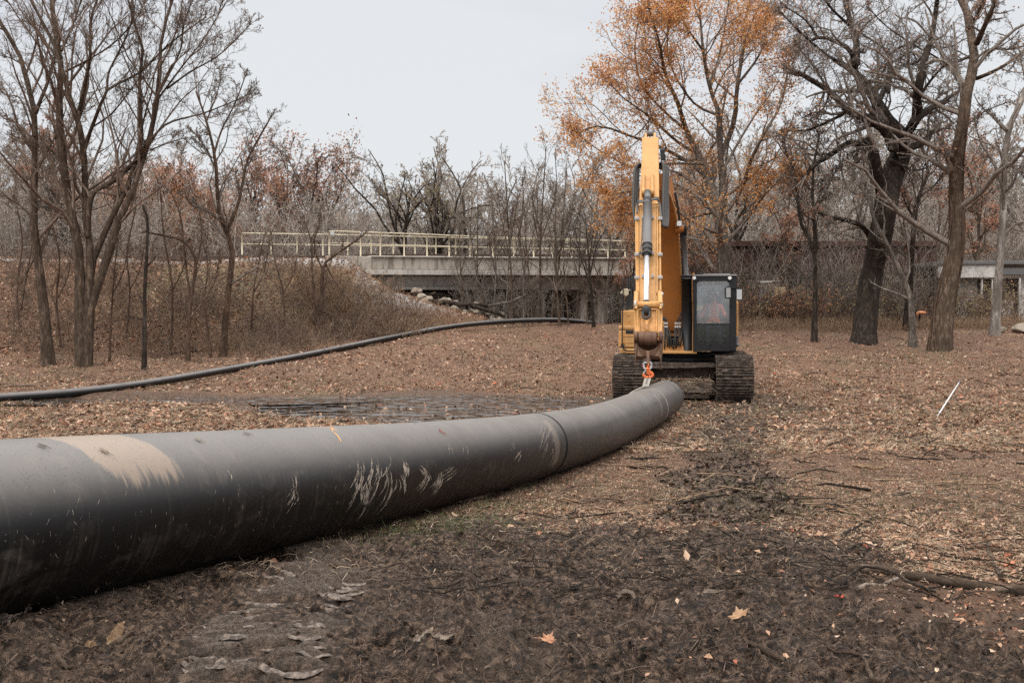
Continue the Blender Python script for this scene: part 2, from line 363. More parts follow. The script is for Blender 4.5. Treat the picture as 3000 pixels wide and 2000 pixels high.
wc = wn('ShaderNodeMix', data_type='RGBA', blend_type='MULTIPLY'); wt.links.new(wm.outputs[0], wc.inputs[0]); wt.links.new(mul.outputs[0], wc.inputs[6]); wc.inputs[7].default_value = (1.06, .98, .88, 1)
mx = wn('ShaderNodeMix', data_type='RGBA'); mx.inputs[0].default_value = .95; wt.links.new(sky.outputs[0], mx.inputs[6]); wt.links.new(wc.outputs[2], mx.inputs[7])
wt.links.new(mx.outputs[2], bg.inputs[0]); bg.inputs[1].default_value = .1
sl = bpy.data.lights.new('sun', 'SUN'); sl.energy = 1.5; sl.angle = radians(25); sl.color = (1, .97, .93)
so = bpy.data.objects.new('sun', sl); COL.objects.link(so); so.location = (0, 0, 30)
# sky texture: rotation 0 = +Y, clockwise; lamp shines from that side
sd = Vector((sin(SUN_ROT) * cos(SUN_EL), cos(SUN_ROT) * cos(SUN_EL), sin(SUN_EL))); so.rotation_euler = sd.to_track_quat('Z', 'Y').to_euler()
sc.view_settings.view_transform = 'Standard'; sc.view_settings.look = 'None'; sc.view_settings.gamma = 1; sc.view_settings.exposure = 0
sc.cycles.max_bounces = 8; sc.cycles.transparent_max_bounces = 12; sc.cycles.diffuse_bounces = 3; sc.cycles.use_denoising = False

# ------------------------------------------------------------------ ground sheet (polar, fine in front of the tripod)
def seg_dist(X, Y, pts):
    d = np.full(X.shape, 1e9)
    for a, b in zip(pts[:-1], pts[1:]):
        a = np.array(a[:2]); b = np.array(b[:2]); ab = b - a; t = np.clip(((X - a[0]) * ab[0] + (Y - a[1]) * ab[1]) / (ab @ ab), 0, 1)
        d = np.minimum(d, np.hypot(X - a[0] - t * ab[0], Y - a[1] - t * ab[1]))
    return d
TRK = [gp(2170, 1185), gp(2150, 1215), gp(2140, 1400), gp(2180, 1560), gp(2330, 1760), gp(2500, 2050)]
IMP = [gp(1030, 1630), gp(880, 1750), gp(790, 1880), gp(720, 2030)]   # grouser prints of a passing track
def mudmask(X, Y):
    w = (fbm(X * 1.1, Y * .8, 4, 40) - .5) * 1.5
    edge = np.interp(X / np.maximum(Y, .1), [-.7, -.25, 0, .15, .3, .36, .44, .6], [5.0, 6.1, 6.0, 5.9, 5.6, 4.6, 3.9, 3.8])
    m = 1 - sstep(-.7, .9, Y - edge + w * 1.7 + (fbm(X * 5, Y * 4, 3, 41) - .5) * 1.4)
    d = seg_dist(X, Y, TRK); m = np.maximum(m, .92 * (1 - sstep(.15, .95, d + w * .75)))
    d = np.abs(np.hypot((X - 3.9) / 3.1, (Y - 22) / 3.4)); m = np.maximum(m, .8 * (1 - sstep(.75, 1.05, d + w * .3)))
    pd = (((X + 1.2) / 4.6) ** 2 + ((Y - 21.7) / 3.3) ** 2); m = np.maximum(m, .75 * (1 - sstep(.9, 1.5, pd + w * .5)))
    pd = (((X + 8.0) / 3.6) ** 2 + ((Y - 23.2) / .9) ** 2); m = np.maximum(m, .7 * (1 - sstep(.9, 1.8, pd + w * .5)))
    return np.clip(m, 0, 1)
def detail(X, Y, m):
    R = np.hypot(X, Y)
    near = 1 - sstep(9, 26, R)
    cl = fbm(X * 5.2, Y * 5.2, 5, 50, True); lump = fbm(X * 2.1, Y * 2.1, 3, 60); fine = fbm(X * 26, Y * 26, 3, 70, True)
    h = m * near * ((cl - .55) * .11 + (lump - .5) * .17 + (fine - .5) * .018 + (fbm(X * 10, Y * 7, 3, 55, True) - .55) * .045)
    h = h + (1 - m) * ((fbm(X * 9, Y * 9, 4, 80) - .5) * .05 * near + (fbm(X * 1.5, Y * 1.5, 3, 90) - .5) * .07 + (fine - .5) * .012 * near)
    smooth_ = (1 - sstep(.12, .3, seg_dist(X, Y, IMP) + (fbm(X * 3, Y * 3, 2, 33) - .5) * .2)) * (fbm(X * 2.3, Y * 2.3, 2, 31) > .36)
    s = Y * 1. + .12 * ((X + .9 + .22 * (Y - 4)) / .25) ** 2 * .25
    ridge = (.5 + .5 * np.cos(s / .075 * 2 * pi + fbm(X * 4, Y * 4, 2, 77) * 3)) ** 1.6
    brk = sstep(.35, .5, fbm(X * 5, Y * 9, 2, 88))
    imp = smooth_ * near * (Y < 7)
    h = h * (1 - .92 * imp) + imp * ridge * brk * .048
    return h, imp * (.06 + .94 * ridge * brk)
ang = np.concatenate([np.linspace(-pi, -radians(40), 90, endpoint=False), np.linspace(-radians(40), -radians(31), 40, endpoint=False),
                      np.linspace(-radians(31), radians(31), 1020, endpoint=False), np.linspace(radians(31), radians(40), 40, endpoint=False), np.linspace(radians(40), pi, 90, endpoint=False)])
rad = np.concatenate([[.02, .6, 1.2, 1.8], np.exp(np.linspace(math.log(2.3), math.log(14), 520, endpoint=False)), np.exp(np.linspace(math.log(14), math.log(60), 330, endpoint=False)), np.exp(np.linspace(math.log(60), math.log(300), 14))])
A, Rr = np.meshgrid(ang, rad); GX = Rr * np.sin(A); GY = Rr * np.cos(A)
GM = mudmask(GX, GY); dh, pale = detail(GX, GY, GM)
GZ0 = T(GX, GY)
pdist = seg_dist(GX, GY, PC[::8]); pz = np.interp(GY, PC[:, 1], PC[:, 2]) - PR
GZ = GZ0 + dh
press = (1 - sstep(.1, .45, pdist)) * (GY < 14)      # the soil is pressed flat under the pipe
GZ = GZ * (1 - press) + np.minimum(GZ, pz + .015) * press
GZ = np.where(Rr > 75, np.interp(Rr, [75, 300], [1.72, 1.6]), GZ)
mb = MB(); mb.grid(np.stack([GX, GY, GZ], -1), 0, True, True); ground = mb.build('ground', M['ground']); tag(ground, 'leaf strewn clearing with churned mud', kind='structure')
tn = np.minimum(T(GX, GY) - base(GX, GY), 5); bankm = sstep(.25, .6, tn)
green = bankm * sstep(35, 39, GY) * (1 - sstep(41.8, 42.8, GY)) * .7 * sstep(-16, -13.5, GX) * (1 - sstep(-7, -6, GX)) + .5 * (1 - sstep(.5, 1.0, np.hypot((GX + .55) / .9, (GY - 6.6) / .5))) + .22 * sstep(.58, .7, fbm(GX * .5, GY * .5, 2, 99)) * (GY > 7)
gravel = sstep(42.4, 43.0, GY + (fbm(GX, GY, 2, 3) - .5) * .5) * (1 - sstep(52, 53, GY)) * (GX < -4.5) * (GZ0 > 3.6)
gravel = np.maximum(gravel, .75 * sstep(2.0, 2.5, GZ0) * (GX > -6.6) * (GX < .5) * (GY > 40) * (GY < 47))
zc = np.stack([np.clip(GM, 0, 1), np.clip(green, 0, 1), np.clip(gravel, 0, 1), np.clip(pale, 0, 1)], -1).reshape(-1, 4)
ca = ground.data.color_attributes.new('zone', 'FLOAT_COLOR', 'POINT'); ca.data.foreach_set('color', zc.astype(np.float32).ravel())
del GX, GY, GZ, zc, A, Rr, dh, GM, GZ0
def surf(X, Y):
    X = np.asarray(X, float); Y = np.asarray(Y, float); m = mudmask(X, Y); return T(X, Y) + detail(X, Y, m)[0]

# puddles
for (cx, cy, ax, ay, z) in ((-1.2, 21.4, 6.8, 3.7, -.045), (-8.0, 23.2, 5.0, 1.6, -.052)):
    n = 96; t = np.linspace(0, 2 * pi, n, endpoint=False); zz = z + (0 if cx > -5 else float(T(-8.0, 23.2)) + .035 - z)
    P = np.stack([cx + ax * np.cos(t), cy + ay * np.sin(t), np.full(n, zz)], -1)
    m = MB(); m.add(np.vstack([P, [[cx, cy, zz]]]), [(i, (i + 1) % n, n) for i in range(n)])
    tag(m.build('puddle_water', M['water']), kind='structure')

# ------------------------------------------------------------------ big pipe
TT = unit(np.gradient(PC, axis=0)); SD = unit(np.cross(TT, [0, 0, 1.])); UPN = np.cross(SD, TT)
ARC = np.concatenate([[0], np.cumsum(np.linalg.norm(np.diff(PC, axis=0), axis=1))])
NA = 97; TH = np.linspace(-pi, pi, NA)
def ringpt(a, th, r=PR):
    c = np.stack([np.interp(a, ARC, PC[:, k]) for k in range(3)], -1); s = np.stack([np.interp(a, ARC, SD[:, k]) for k in range(3)], -1); u = np.stack([np.interp(a, ARC, UPN[:, k]) for k in range(3)], -1)
    th = np.asarray(th)[..., None]; return c + r * (np.cos(th) * u + np.sin(th) * s)
_a = np.linspace(0, ARC[-1], 1200)[:, None] + 0 * TH[None]; _t = TH[None] + 0 * _a
_P = ringpt(_a, _t); _N = unit(_P - ringpt(_a, _t, 0.)); _q = pj(_P); _vis = (_N * (CAM - _P)).sum(-1) > 0
def puv(px, py):
    d = np.where(_vis, np.hypot(_q[..., 0] - px, _q[..., 1] - py), 1e9); i = np.unravel_index(np.argmin(d), d.shape); return float(_a[i]), float(_t[i])
JOINT = puv(1660, 1290)[0]
def pipe_mat():
    t = NT('black_polyethylene'); uv = t.n('ShaderNodeUVMap'); sp = t.n('ShaderNodeSeparateXYZ'); t.l(uv.outputs[0], sp.inputs[0]); u, v = sp.outputs[0], sp.outputs[1]
    def mp(sx, sy):
        m = t.n('ShaderNodeMapping'); m.inputs['Scale'].default_value = (sx, sy, 1); t.l(uv.outputs[0], m.inputs[0]); return m.outputs[0]
    p = t.pos(); f = t.noise(p, 2.2, 6, .65); st = t.noise(mp(26, 2.2), 1, 5, .65); st2 = t.noise(mp(60, 3.2), 1, 4, .7, .4)
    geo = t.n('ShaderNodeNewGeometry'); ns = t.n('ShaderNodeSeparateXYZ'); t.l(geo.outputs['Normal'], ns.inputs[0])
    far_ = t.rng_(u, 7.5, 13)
    dust_sheen = t.math('MULTIPLY', t.math('MAXIMUM', t.rng_(ns.outputs[2], .12, .80, 0, 1, True), t.math('MULTIPLY', far_, t.rng_(ns.outputs[2], -.9, .5, .12, .55))), t.rng_(f, .25, .75, .75, 1.0))   # dust and dew film, lightened on top where the sky's reflection is painted in
    col = t.mix(dust_sheen, (.0035, .0033, .0032), (.165, .153, .143))
    sm2 = t.math('MULTIPLY', t.rng_(t.noise(mp(3.5, 5), 1, 6, .7, 1.), .52, .72), t.rng_(st, .35, .65)); col = t.mix(t.math('MULTIPLY', sm2, .22), col, (.30, .25, .21)); col = t.mix(t.math('MULTIPLY', t.rng_(st, .55, .75), .10), col, (.30, .25, .21))
    def patch(u0, u1, v0, v1, su, sv, stren, c, noise, lo, hi, slant=0.):
        uu = t.math('ADD', u, t.math('MULTIPLY', v, slant))
        a = t.math('MULTIPLY', t.rng_(uu, u0 - su, u0 + su, smooth=True), t.rng_(uu, u1 - su, u1 + su, 1, 0, True))
        b = t.math('MULTIPLY', t.rng_(v, v0 - .03, v0 + .03, smooth=True), t.rng_(v, v1 - sv, v1 + sv, 1, 0, True))
        k = t.math('MULTIPLY', a, b); k2 = t.math('ADD', k, t.math('MULTIPLY', t.math('SUBTRACT', noise, .5), 1.3)); k2 = t.math('MULTIPLY', t.rng_(k2, lo, hi), t.rng_(k, .02, .25))
        return t.mix(t.math('MULTIPLY', k2, stren), col, c)
    V = lambda px, py: (puv(px, py)[0], puv(px, py)[1] * PR)
    a0 = V(215, 1310); a1 = V(420, 1330); b0 = V(330, 1440)
    col = patch(a0[0] - .05, a1[0] + .05, -.02, b0[1] - .02, .07, .16, .62, (.33, .25, .185), st, .50, .72, -.35)
    for (x, y0, y1, w, s) in ((1605, 1230, 1370, .09, .20), (1925, 1150, 1230, .05, .25)):
        q0 = V(x, y0); q1 = V(x, y1); q0, q1 = (q0, q1) if q0[1] < q1[1] else (q1, q0)
        um = (q0[0] + q1[0]) / 2
        col = patch(um - w, um + w, q0[1], q1[1], w * .8, .08, s, (.46, .38, .31), st2, .42, .75, 0)
    # splashes and drops
    vd = t.vor(p, 55, out='Distance'); vc = t.vor(p, 55, out='Color'); on = t.math('MULTIPLY', t.math('LESS_THAN', vd, .13), t.math('GREATER_THAN', vc, .62))
    on = t.math('MULTIPLY', on, t.rng_(t.noise(p, 3.1, 3), .42, .6)); near = t.rng_(u, 9.0, 5.5)
    col = t.mix(t.math('MULTIPLY', t.math('MULTIPLY', on, near), .8), col, (.22, .20, .185))
    vd2 = t.vor(p, 78, out='Distance'); on2 = t.math('MULTIPLY', t.math('LESS_THAN', vd2, .17), t.math('MULTIPLY', near, t.rng_(dust_sheen, .3, .6)))
    col = t.mix(t.math('MULTIPLY', on2, .7), col, (.02, .018, .016))
    drops = t.math('SUBTRACT', 1, t.rng_(vd2, 0, .22))
    return t.set(col, t.rng_(f, .3, .7, .36, .5), t.bump(t.math('MULTIPLY', drops, near), .3, .003, t.bump(f, .06, .01)), spec=.36)
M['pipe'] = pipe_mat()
def tube_uv(a0, a1, n, name, parent, r=PR, mat='pipe', inner=False):
    a = np.linspace(a0, a1, n)[:, None] + 0 * TH[None]; th = TH[None] + 0 * a; P = ringpt(a, th, r)
    if inner:
        Pi = ringpt(a[::-1], th, r - .03); P = np.concatenate([P, Pi]); a = np.concatenate([a, a[::-1]]); th = np.concatenate([th, th])
    m = MB(); m.grid(P[:, ::-1] if True else P, 0, True); o = m.build(name, M[mat], parent)
    uvl = o.data.uv_layers.new(name='uv'); UV = np.stack([a, th * r], -1)[:, ::-1].reshape(-1, 2); li = np.zeros(len(o.data.loops), np.int32); o.data.loops.foreach_get('vertex_index', li)
    uvl.data.foreach_set('uv', UV[li].astype(np.float32).ravel()); return o
pipe = empty('large_pipe', PC[-1]); tag(pipe, 'huge black plastic pipe curving from the lower left up to the excavator', 'pipe')
pipe.location = (0, 0, 0)
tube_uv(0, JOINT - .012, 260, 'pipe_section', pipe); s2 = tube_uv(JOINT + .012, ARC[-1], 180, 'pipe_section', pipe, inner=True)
jm = MB(); a = np.linspace(JOINT - .014, JOINT + .014, 3)[:, None] + 0 * TH[None]; jm.grid(ringpt(a, TH[None] + 0 * a, PR - .012)[:, ::-1], 0); jm.build('joint_groove', M['black'], pipe)
# end ring face
em = MB(); 
# raised fusion beads either side of the groove
for da in (-.022, .022): em.tubes(ringpt(np.full(NA, JOINT + da), TH, PR - .002), .007, 6)
em.build('fusion_bead', M['black'], pipe)
# scrape marks: thin dried mud strokes on the flank
sm = MB()
def stroke(pa, pb, w, bend=0., n=10, lift=.0012, jit=.0):
    a0, t0 = puv(*pa); a1, t1 = puv(*pb); s = np.linspace(0, 1, n)
    aa = a0 + (a1 - a0) * s + bend * np.sin(pi * s); tt = t0 + (t1 - t0) * s; ww = w * np.sin(pi * np.clip(s * .92 + .04, 0, 1)) ** .7 * (1 + jit * rng.uniform(-1, 1, n))
    G = np.stack([ringpt(aa - ww / 2, tt, PR + lift), ringpt(aa + ww / 2, tt, PR + lift)], 1); sm.grid(G, 0, False)
for k in range(24):   # scuffs around (840-1180, 1340-1560)
    x = rng.uniform(1040, 1170); y = rng.uniform(1330, 1430); L = rng.uniform(40, 140); stroke((x, y), (x - L * .28 + rng.uniform(-8, 8), y + L), rng.uniform(.008, .03), .03, jit=.5)
for k in range(8):
    y = rng.uniform(1370, 1440); L = rng.uniform(30, 110); x = 866 + (y - 1370) * .05 + rng.uniform(-6, 6); stroke((x - 8, y), (x - L * .35, y + L), rng.uniform(.005, .014), .03, jit=.5)
for k in range(22):
    y = rng.uniform(1235, 1340); L = rng.uniform(20, 60); x = 1640 - rng.uniform(5, 50) - abs(y - 1300) * .2; stroke((x, y), (x - L * .3, y + L), rng.uniform(.005, .018), .02, jit=.6)
for k in range(16):
    y = rng.uniform(1150, 1210); L = rng.uniform(20, 45); x = rng.uniform(1905, 1945) - (y - 1150) * .1; stroke((x, y), (x - L * .3, y + L), rng.uniform(.003, .008), .02, jit=.6)
for (x, y, L, n_, sx_) in ((1185, 1350, 60, 8, 8), (1175, 1400, 45, 6, 8), (1290, 1160 + 230, 60, 7, -30), (1060, 1420, 70, 7, 6), (1235, 1370, 40, 6, 14), (1245, 1400, 42, 6, -26), (1330, 1375, 36, 6, -40), (1525, 1320, 26, 6, -10), (1310, 1300, 40, 2, 10), (1360, 1300, 40, 2, 2), (1500, 1290, 30, 2, 2), (670, 1385, 50, 1, 12), (1820, 1225, 60, 3, -20), (1890, 1190, 45, 3, 8)):
    for k in range(n_):
        ox = rng.uniform(-9, 9); oy = rng.uniform(-8, 8); stroke((x + ox, y + oy), (x + ox + sx_ + rng.uniform(-6, 6), y + oy + L * rng.uniform(.6, 1)), rng.uniform(.012, .034) if n_ > 3 else .008, .02, jit=.5)
for k in range(240):   # splashes of light mud
    x = rng.uniform(40, 1100); y = rng.uniform(1430, 1640) - x * .09; L = rng.uniform(2, 9); stroke((x, y), (x - L * .3, y + L), rng.uniform(.001, .0032), 0, 4)
def smearmat():
    t = NT('dried_mud_smear'); t.set((.46, .385, .315), .9, spec=.1); tr = t.n('ShaderNodeBsdfTransparent'); mx_ = t.n('ShaderNodeMixShader'); t.l(t.rng_(t.noise(t.pos((1, 1, .35)), 60, 5, .7), .42, .58, 0, .85), mx_.inputs[0]); t.l(tr.outputs[0], mx_.inputs[1]); t.l(t.b.outputs[0], mx_.inputs[2]); t.l(mx_.outputs[0], t.out.inputs[0]); return t.m
tag(sm.build('dried_mud_marks', smearmat(), pipe), kind='stuff')
om = MB(); sm = om
for (pa, pb, w) in (((905, 1249), (990, 1258), .010), ((965, 1253), (975, 1266), .012), ((975, 1264), (1000, 1292), .014), ((950, 1247), (985, 1262), .008)): stroke(pa, pb, w, .01, 14)
om.build('spray_mark', _s('orange_spray_paint', (.72, .36, .14), .8, spec=.1), pipe)
# leaves lying on the pipe
def star_leaf(px, py, size, mat, name, label, ry=0.):
    a, t = puv(px, py); c = ringpt(np.array(a), np.array(t), PR + .004); up = unit(c - ringpt(np.array(a), np.array(t), 0.)); x = unit(np.cross(up, [0, 1, .1])); y = np.cross(up, x)
    m = MB(); N = 18; V = [c + up * .006]
    for k in range(N):
        th = k / N * 2 * pi + ry; r = size * .42 * (1.0 if k % 3 == 0 else (.42 if 'oak' in name else .85)) * (1 + .25 * sin(k * 2.3)); V.append(c + x * cos(th) * r * 1.7 + y * sin(th) * r * .8 + up * (.002 + (.010 if 'oak' in name else .003) * (k % 3 == 0)))
    m.add(V, [(0, 1 + k, 1 + (k + 1) % N) for k in range(N)])
    m.tubes(np.array([[c + up * .006, c - x * size * 1.2 + up * .004]]), .0013, 4)
    tag(m.build(name, mat), label, 'leaf')
star_leaf(1292, 1266, .045, _s('red_leaf', (.28, .035, .02), .6), 'oak_leaf', 'small dark red oak leaf lying on the flank of the huge pipe', .5)
star_leaf(722, 1270, .030, _s('brown_leaf', (.11, .085, .06), .7), 'dry_leaf', 'small curled grey brown leaf on top of the pipe, left of the orange spray mark', 1)
star_leaf(578, 1292, .032, _s('tan_leaf', (.20, .165, .12), .7), 'dry_leaf', 'tan leaf scrap on the pipe just right of the beige mud smear', 2)
star_leaf(300, 1322, .034, _s('tan_leaf2', (.22, .17, .12), .7), 'dry_leaf', 'tan leaf scrap stuck in the beige mud smear on the pipe', .2)
star_leaf(127, 1309, .030, _s('brown_leaf2', (.09, .07, .05), .7), 'dry_leaf', 'dark leaf scrap at the left edge of the beige mud smear on the pipe', .9)
star_leaf(1213, 1239, .022, _s('black_leaf', (.02, .018, .015), .5), 'dry_leaf', 'tiny black leaf scrap on the top edge of the huge pipe', .3)

# ------------------------------------------------------------------ small pipe in the grass
SPX = [(-260, 1193), (0, 1167), (220, 1151), (446, 1122), (701, 1078), (893, 1042), (1060, 1008), (1212, 976)]
sp_ = np.array([gp(x, y, .09) for x, y in SPX]); sp_[:, 2] = T(sp_[:, 0], sp_[:, 1]) + .10
sp_ = np.vstack([sp_] + [at(x, y, Y_)[None] for x, y, Y_ in ((1330, 955, 40.2), (1440, 944, 41.6), (1531, 938.5, 42.5), (1620, 937, 43.2), (1690, 940.5, 43.8), (1745, 948, 44.3))]); sp_[8:, 2] = np.maximum(sp_[8:, 2], T(sp_[8:, 0], sp_[8:, 1]) - .02)
SPL = smooth_line(sp_, 14); SPL[:, 2] = np.convolve(np.pad(SPL[:, 2], 8, mode='edge'), np.ones(17) / 17, 'valid')
def small_pipe_mat():
    t = NT('pale_top_small_pipe'); f = t.noise(t.pos(), 3, 6); g = t.n('ShaderNodeNewGeometry'); s = t.n('ShaderNodeSeparateXYZ'); t.l(g.outputs['Normal'], s.inputs[0])
    return t.set(t.mix(t.rng_(s.outputs[2], 0, .95, 0, 1, True), (.006, .006, .006), t.mix(t.rng_(f, .35, .65), (.15, .14, .135), (.10, .09, .085))), .42, spec=.6)  # near black, paler on upward-facing sides
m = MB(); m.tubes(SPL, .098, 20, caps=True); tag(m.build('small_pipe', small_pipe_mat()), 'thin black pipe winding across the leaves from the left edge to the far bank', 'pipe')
# ------------------------------------------------------------------ excavator (local frame: x right, y away, z up; it faces the camera)
EX0 = np.array([501 / F * 22, 22.0, 0.0]); PHI = math.atan(501 / F)
cph, sph = cos(PHI), sin(PHI)
def loc_(v): return np.array([v[0] * cph - v[1] * sph, v[0] * sph + v[1] * cph, v[2]])
CL = loc_(CAM - EX0)
def Ep(px, py, d, n=(0, 1, 0), p0=None):
    r = loc_(ray(px, py)); n = np.array(n, float); p0 = np.array([0, d, 0]) if p0 is None else np.array(p0)
    return CL + r * (((p0 - CL) @ n) / (r @ n))
def E(px, py, d): return Ep(px, py, d)
EX = empty('excavator', EX0, -PHI); tag(EX, 'large yellow tracked excavator with raised arm, facing the camera, operator in its cab', 'excavator')
def mk(name, mat, m, parent=None, bevel=0, label=None, seg=2):
    o = m.build(name, M[mat] if isinstance(mat, str) else mat, parent or EX, bevel, seg=seg)
    if label: o['label'] = label
    return o
def slab(px0, py0, px1, py1, d0, d1, m=None):
    """box whose front face (at depth d0) fills that rectangle, running back to d1"""
    a = E(px0, py0, d0); b = E(px1, py1, d0); return (m or MB()).bb((a[0], d0, b[2]), (b[0], d1, a[2]))
# tracks
def track(x0, x1, side):
    m = MB(); cyf, cyr, zc_, R = .52, 4.05, .515, .475; L = cyr - cyf; per = 2 * L + 2 * pi * R; n = 52; xc = (x0 + x1) / 2; w = x1 - x0
    for i in range(n):
        s = i / n * per
        if s < L: y, z, a = cyf + s, zc_ + R, 0
        elif s < L + pi * R: t = (s - L) / R; y, z, a = cyr + R * sin(t), zc_ + R * cos(t), t
        elif s < 2 * L + pi * R: y, z, a = cyr - (s - L - pi * R), zc_ - R, pi
        else: t = (s - 2 * L - pi * R) / R; y, z, a = cyf - R * sin(t), zc_ - R * cos(t), pi + t
        if a == 0: z -= .035 * sin(pi * s / L) ** 2
        ca_, sa_ = cos(-a), sin(-a); Rm = np.array([[1, 0, 0], [0, ca_, -sa_], [0, sa_, ca_]])
        o = rng.uniform(-.004, .004)
        m.box((xc, y, z + o), (w, per / n - .012, .028), Rm)
        for g in (-.062, 0.0, .062):
            off = Rm @ np.array([0, g, .032]); m.box((xc, y + off[1], z + off[2] + o), (w - .01, .016, .042), Rm, top=(1, .6))
        for k in range(7):   # clods packed between the bars
            off = Rm @ np.array([0, rng.uniform(-.07, .07), .02]); r = rng.uniform(.018, .05)
            m.ball((rng.uniform(x0 + .05, x1 - .05), y + off[1], z + off[2]), r, 0, 7, 5, (1.9, 1, .8), .3)
    tr = mk('track', 'mudsteel', m)
    f = MB(); f.bb((xc - .16, .75, .30), (xc + .16, 3.85, .72)); f.bb((xc - .20, 1.1, .60), (xc + .20, 3.4, .80)); mk('track_frame', 'mudsteel', f, tr, .02)
    f = MB(); f.cyl((xc - .12, cyf, zc_), (xc + .12, cyf, zc_), .44, k=32); f.cyl((xc - .18, cyf, zc_), (xc + .18, cyf, zc_), .16); mk('idler_wheel', 'mudsteel', f, tr)
    f = MB(); f.cyl((xc - .10, cyr, zc_), (xc + .10, cyr, zc_), .40, k=32); f.cyl((xc - .24, cyr, zc_), (xc + .24, cyr, zc_), .22); mk('drive_sprocket', 'mudsteel', f, tr)
    for i in range(7):
        f = MB(); f.cyl((xc - .17, 1.1 + i * .42, .17), (xc + .17, 1.1 + i * .42, .17), .09, k=14); mk('roller', 'mudsteel', f, tr)
    return tr
xl = E(1793, 1100, 0)[0]; xr = E(2210, 1100, 0)[0]; tw = E(2210, 1100, 0)[0] - E(2098, 1100, 0)[0]
track(xl, xl + tw * 1.03, -1); track(xr - tw, xr, 1)
# undercarriage between the tracks
m = MB(); m.bb((xl + tw, 1.0, .50), (xr - tw, 3.4, .86)); m.hexa([E(1893, 1150, .55), E(2088, 1150, .55), E(2088, 1150, 1.4), E(1893, 1150, 1.4), E(1893, 1118, .75), E(2088, 1116, .75), E(2088, 1112, 1.4), E(1893, 1112, 1.4)])
m.bb((xl + tw, .62, .06), (xr - tw - .12, 1.0, .22)); mk('carbody', 'mudsteel', m, bevel=.02)
m = MB(); a = E(1888, 1077, .75); b = E(2098, 1072, .75); m.hexa([(a[0], .75, a[2] - .025), (b[0], .75, b[2] - .025), (b[0], 1.6, b[2] + .05), (a[0], 1.6, a[2] + .05), (a[0], .75, a[2]), (b[0], .75, b[2]), (b[0], 1.6, b[2] + .08), (a[0], 1.6, a[2] + .08)]); mk('guard_plate', 'mudsteel', m)
m = MB(); m.cyl((0, 2.2, .84), (0, 2.2, 1.06), .78, k=40); m.cyl((0, 2.2, .88), (0, 2.2, .98), .86, k=40); mk('slew_ring', 'black', m, bevel=.01)
# straw mud caught on the frame
m = MB(); B = 420
P0 = np.stack([rng.uniform(xl + tw * .8, xr - tw, B), rng.uniform(.50, .8, B), rng.uniform(.16, .50, B)], -1); dv = unit(rng.normal(size=(B, 3)) * [1, .4, .4]) * rng.uniform(.05, .2, (B, 1))
m.tubes(np.stack([P0, P0 + dv * .5 + rng.normal(size=(B, 3)) * .01, P0 + dv], 1), np.full((B, 3), .005), 3); tag(mk('trapped_straw', 'straw', m), kind='stuff')
# upper structure
m = MB(); m.bb((-1.38, 1.3, 1.09), (.2, 4.6, 1.16)); m.bb((.2, 2.7, 1.09), (1.3, 4.6, 1.16)); slab(1938, 1028, 2042, 1036, .92, 1.2, m); m.bb((-1.38, 4.0, 1.12), (1.36, 5.0, 2.2)); mk('deck', 'yellow', m, bevel=.012)
m = MB(); m.bb((-1.30, 2.2, 1.16), (-.42, 4.4, 2.18)); mk('engine_hood', 'yellow', m, bevel=.05)
q = E(2163, 880, 2.6); m = MB(); m.bb((.62, 2.75, 1.16), (q[0], 4.3, q[2])); slab(2140, 885, 2163, 1005, 2.2, 2.7, m); mk('side_cover', 'yellow', m, bevel=.03)
m = MB(); slab(1812, 968, 1861, 1018, 1.0, 1.75, m); o = mk('tool_box', 'yellow', m, bevel=.03, seg=3)
m = MB(); slab(1816, 1020, 1861, 1036, 1.0, 1.7, m); mk('box_sill', 'yellow', m, bevel=.025)
m = MB(); slab(1812, 954, 1861, 966, 1.0, 1.75, m); slab(1820, 909, 1862, 956, 1.12, 1.8, m); mk('tank_cover', 'yellow', m, bevel=.028, seg=3)
m = MB()
for (x, y) in ((1841, 920), (1841, 940)): c = E(x, y, 1.12); m.cyl(c + [0, .01, 0], c - [0, .015, 0], .035, k=16)
mk('cover_bolts', 'yellow_dirty', m)
m = MB(); slab(1833, 967, 1856, 977, .985, 1.06, m); mk('latch', 'black', m, bevel=.01)
m = MB(); slab(1825, 984, 1861, 986, .99, 1.03, m); slab(1822, 1003, 1861, 1005, .99, 1.03, m); mk('pressed_rib', 'yellow_dirty', m)
m = MB(); m.hose([E(1832, 815, 1.3), E(1828, 813, 1.1), E(1826, 818, .95), E(1825, 880, .93), E(1823, 960, .9), E(1823, 1005, .9), E(1825, 1018, .9), E(1833, 1026, .9), E(1845, 1028, .9), E(1866, 1027, .9)], .015, 10); c = E(1824, 1013, .9)
for k in range(6): m.cyl(c, c + np.array([cos(k * pi / 3 + .3), 0, sin(k * pi / 3 + .3)]) * .055, .014, k=8)
mk('hand_rail', 'black', m)
m = MB()
for (x0, y0, x1, y1, r, d) in ((1837, 815, 1838, 860, .022, 1.35), (1845, 812, 1845, 862, .025, 1.4), (1853, 808, 1852, 880, .028, 1.4), (1859, 815, 1858, 900, .022, 1.35), (1848, 845, 1853, 905, .02, 1.3), (1863, 812, 1868, 850, .03, 1.3)):
    m.hose([E(x0, y0, d), E((x0 + x1) / 2 + rng.uniform(-1, 1), (y0 + y1) / 2, d - .03), E(x1, y1, d)], r, 9)
    m.cyl(E(x0, y0 - 3, d), E(x0, y0 + 6, d), r * 1.35, k=10)
slab(1834, 862, 1853, 906, 1.25, 1.7, m); mk('valve_hoses', 'rubber', m, bevel=0)
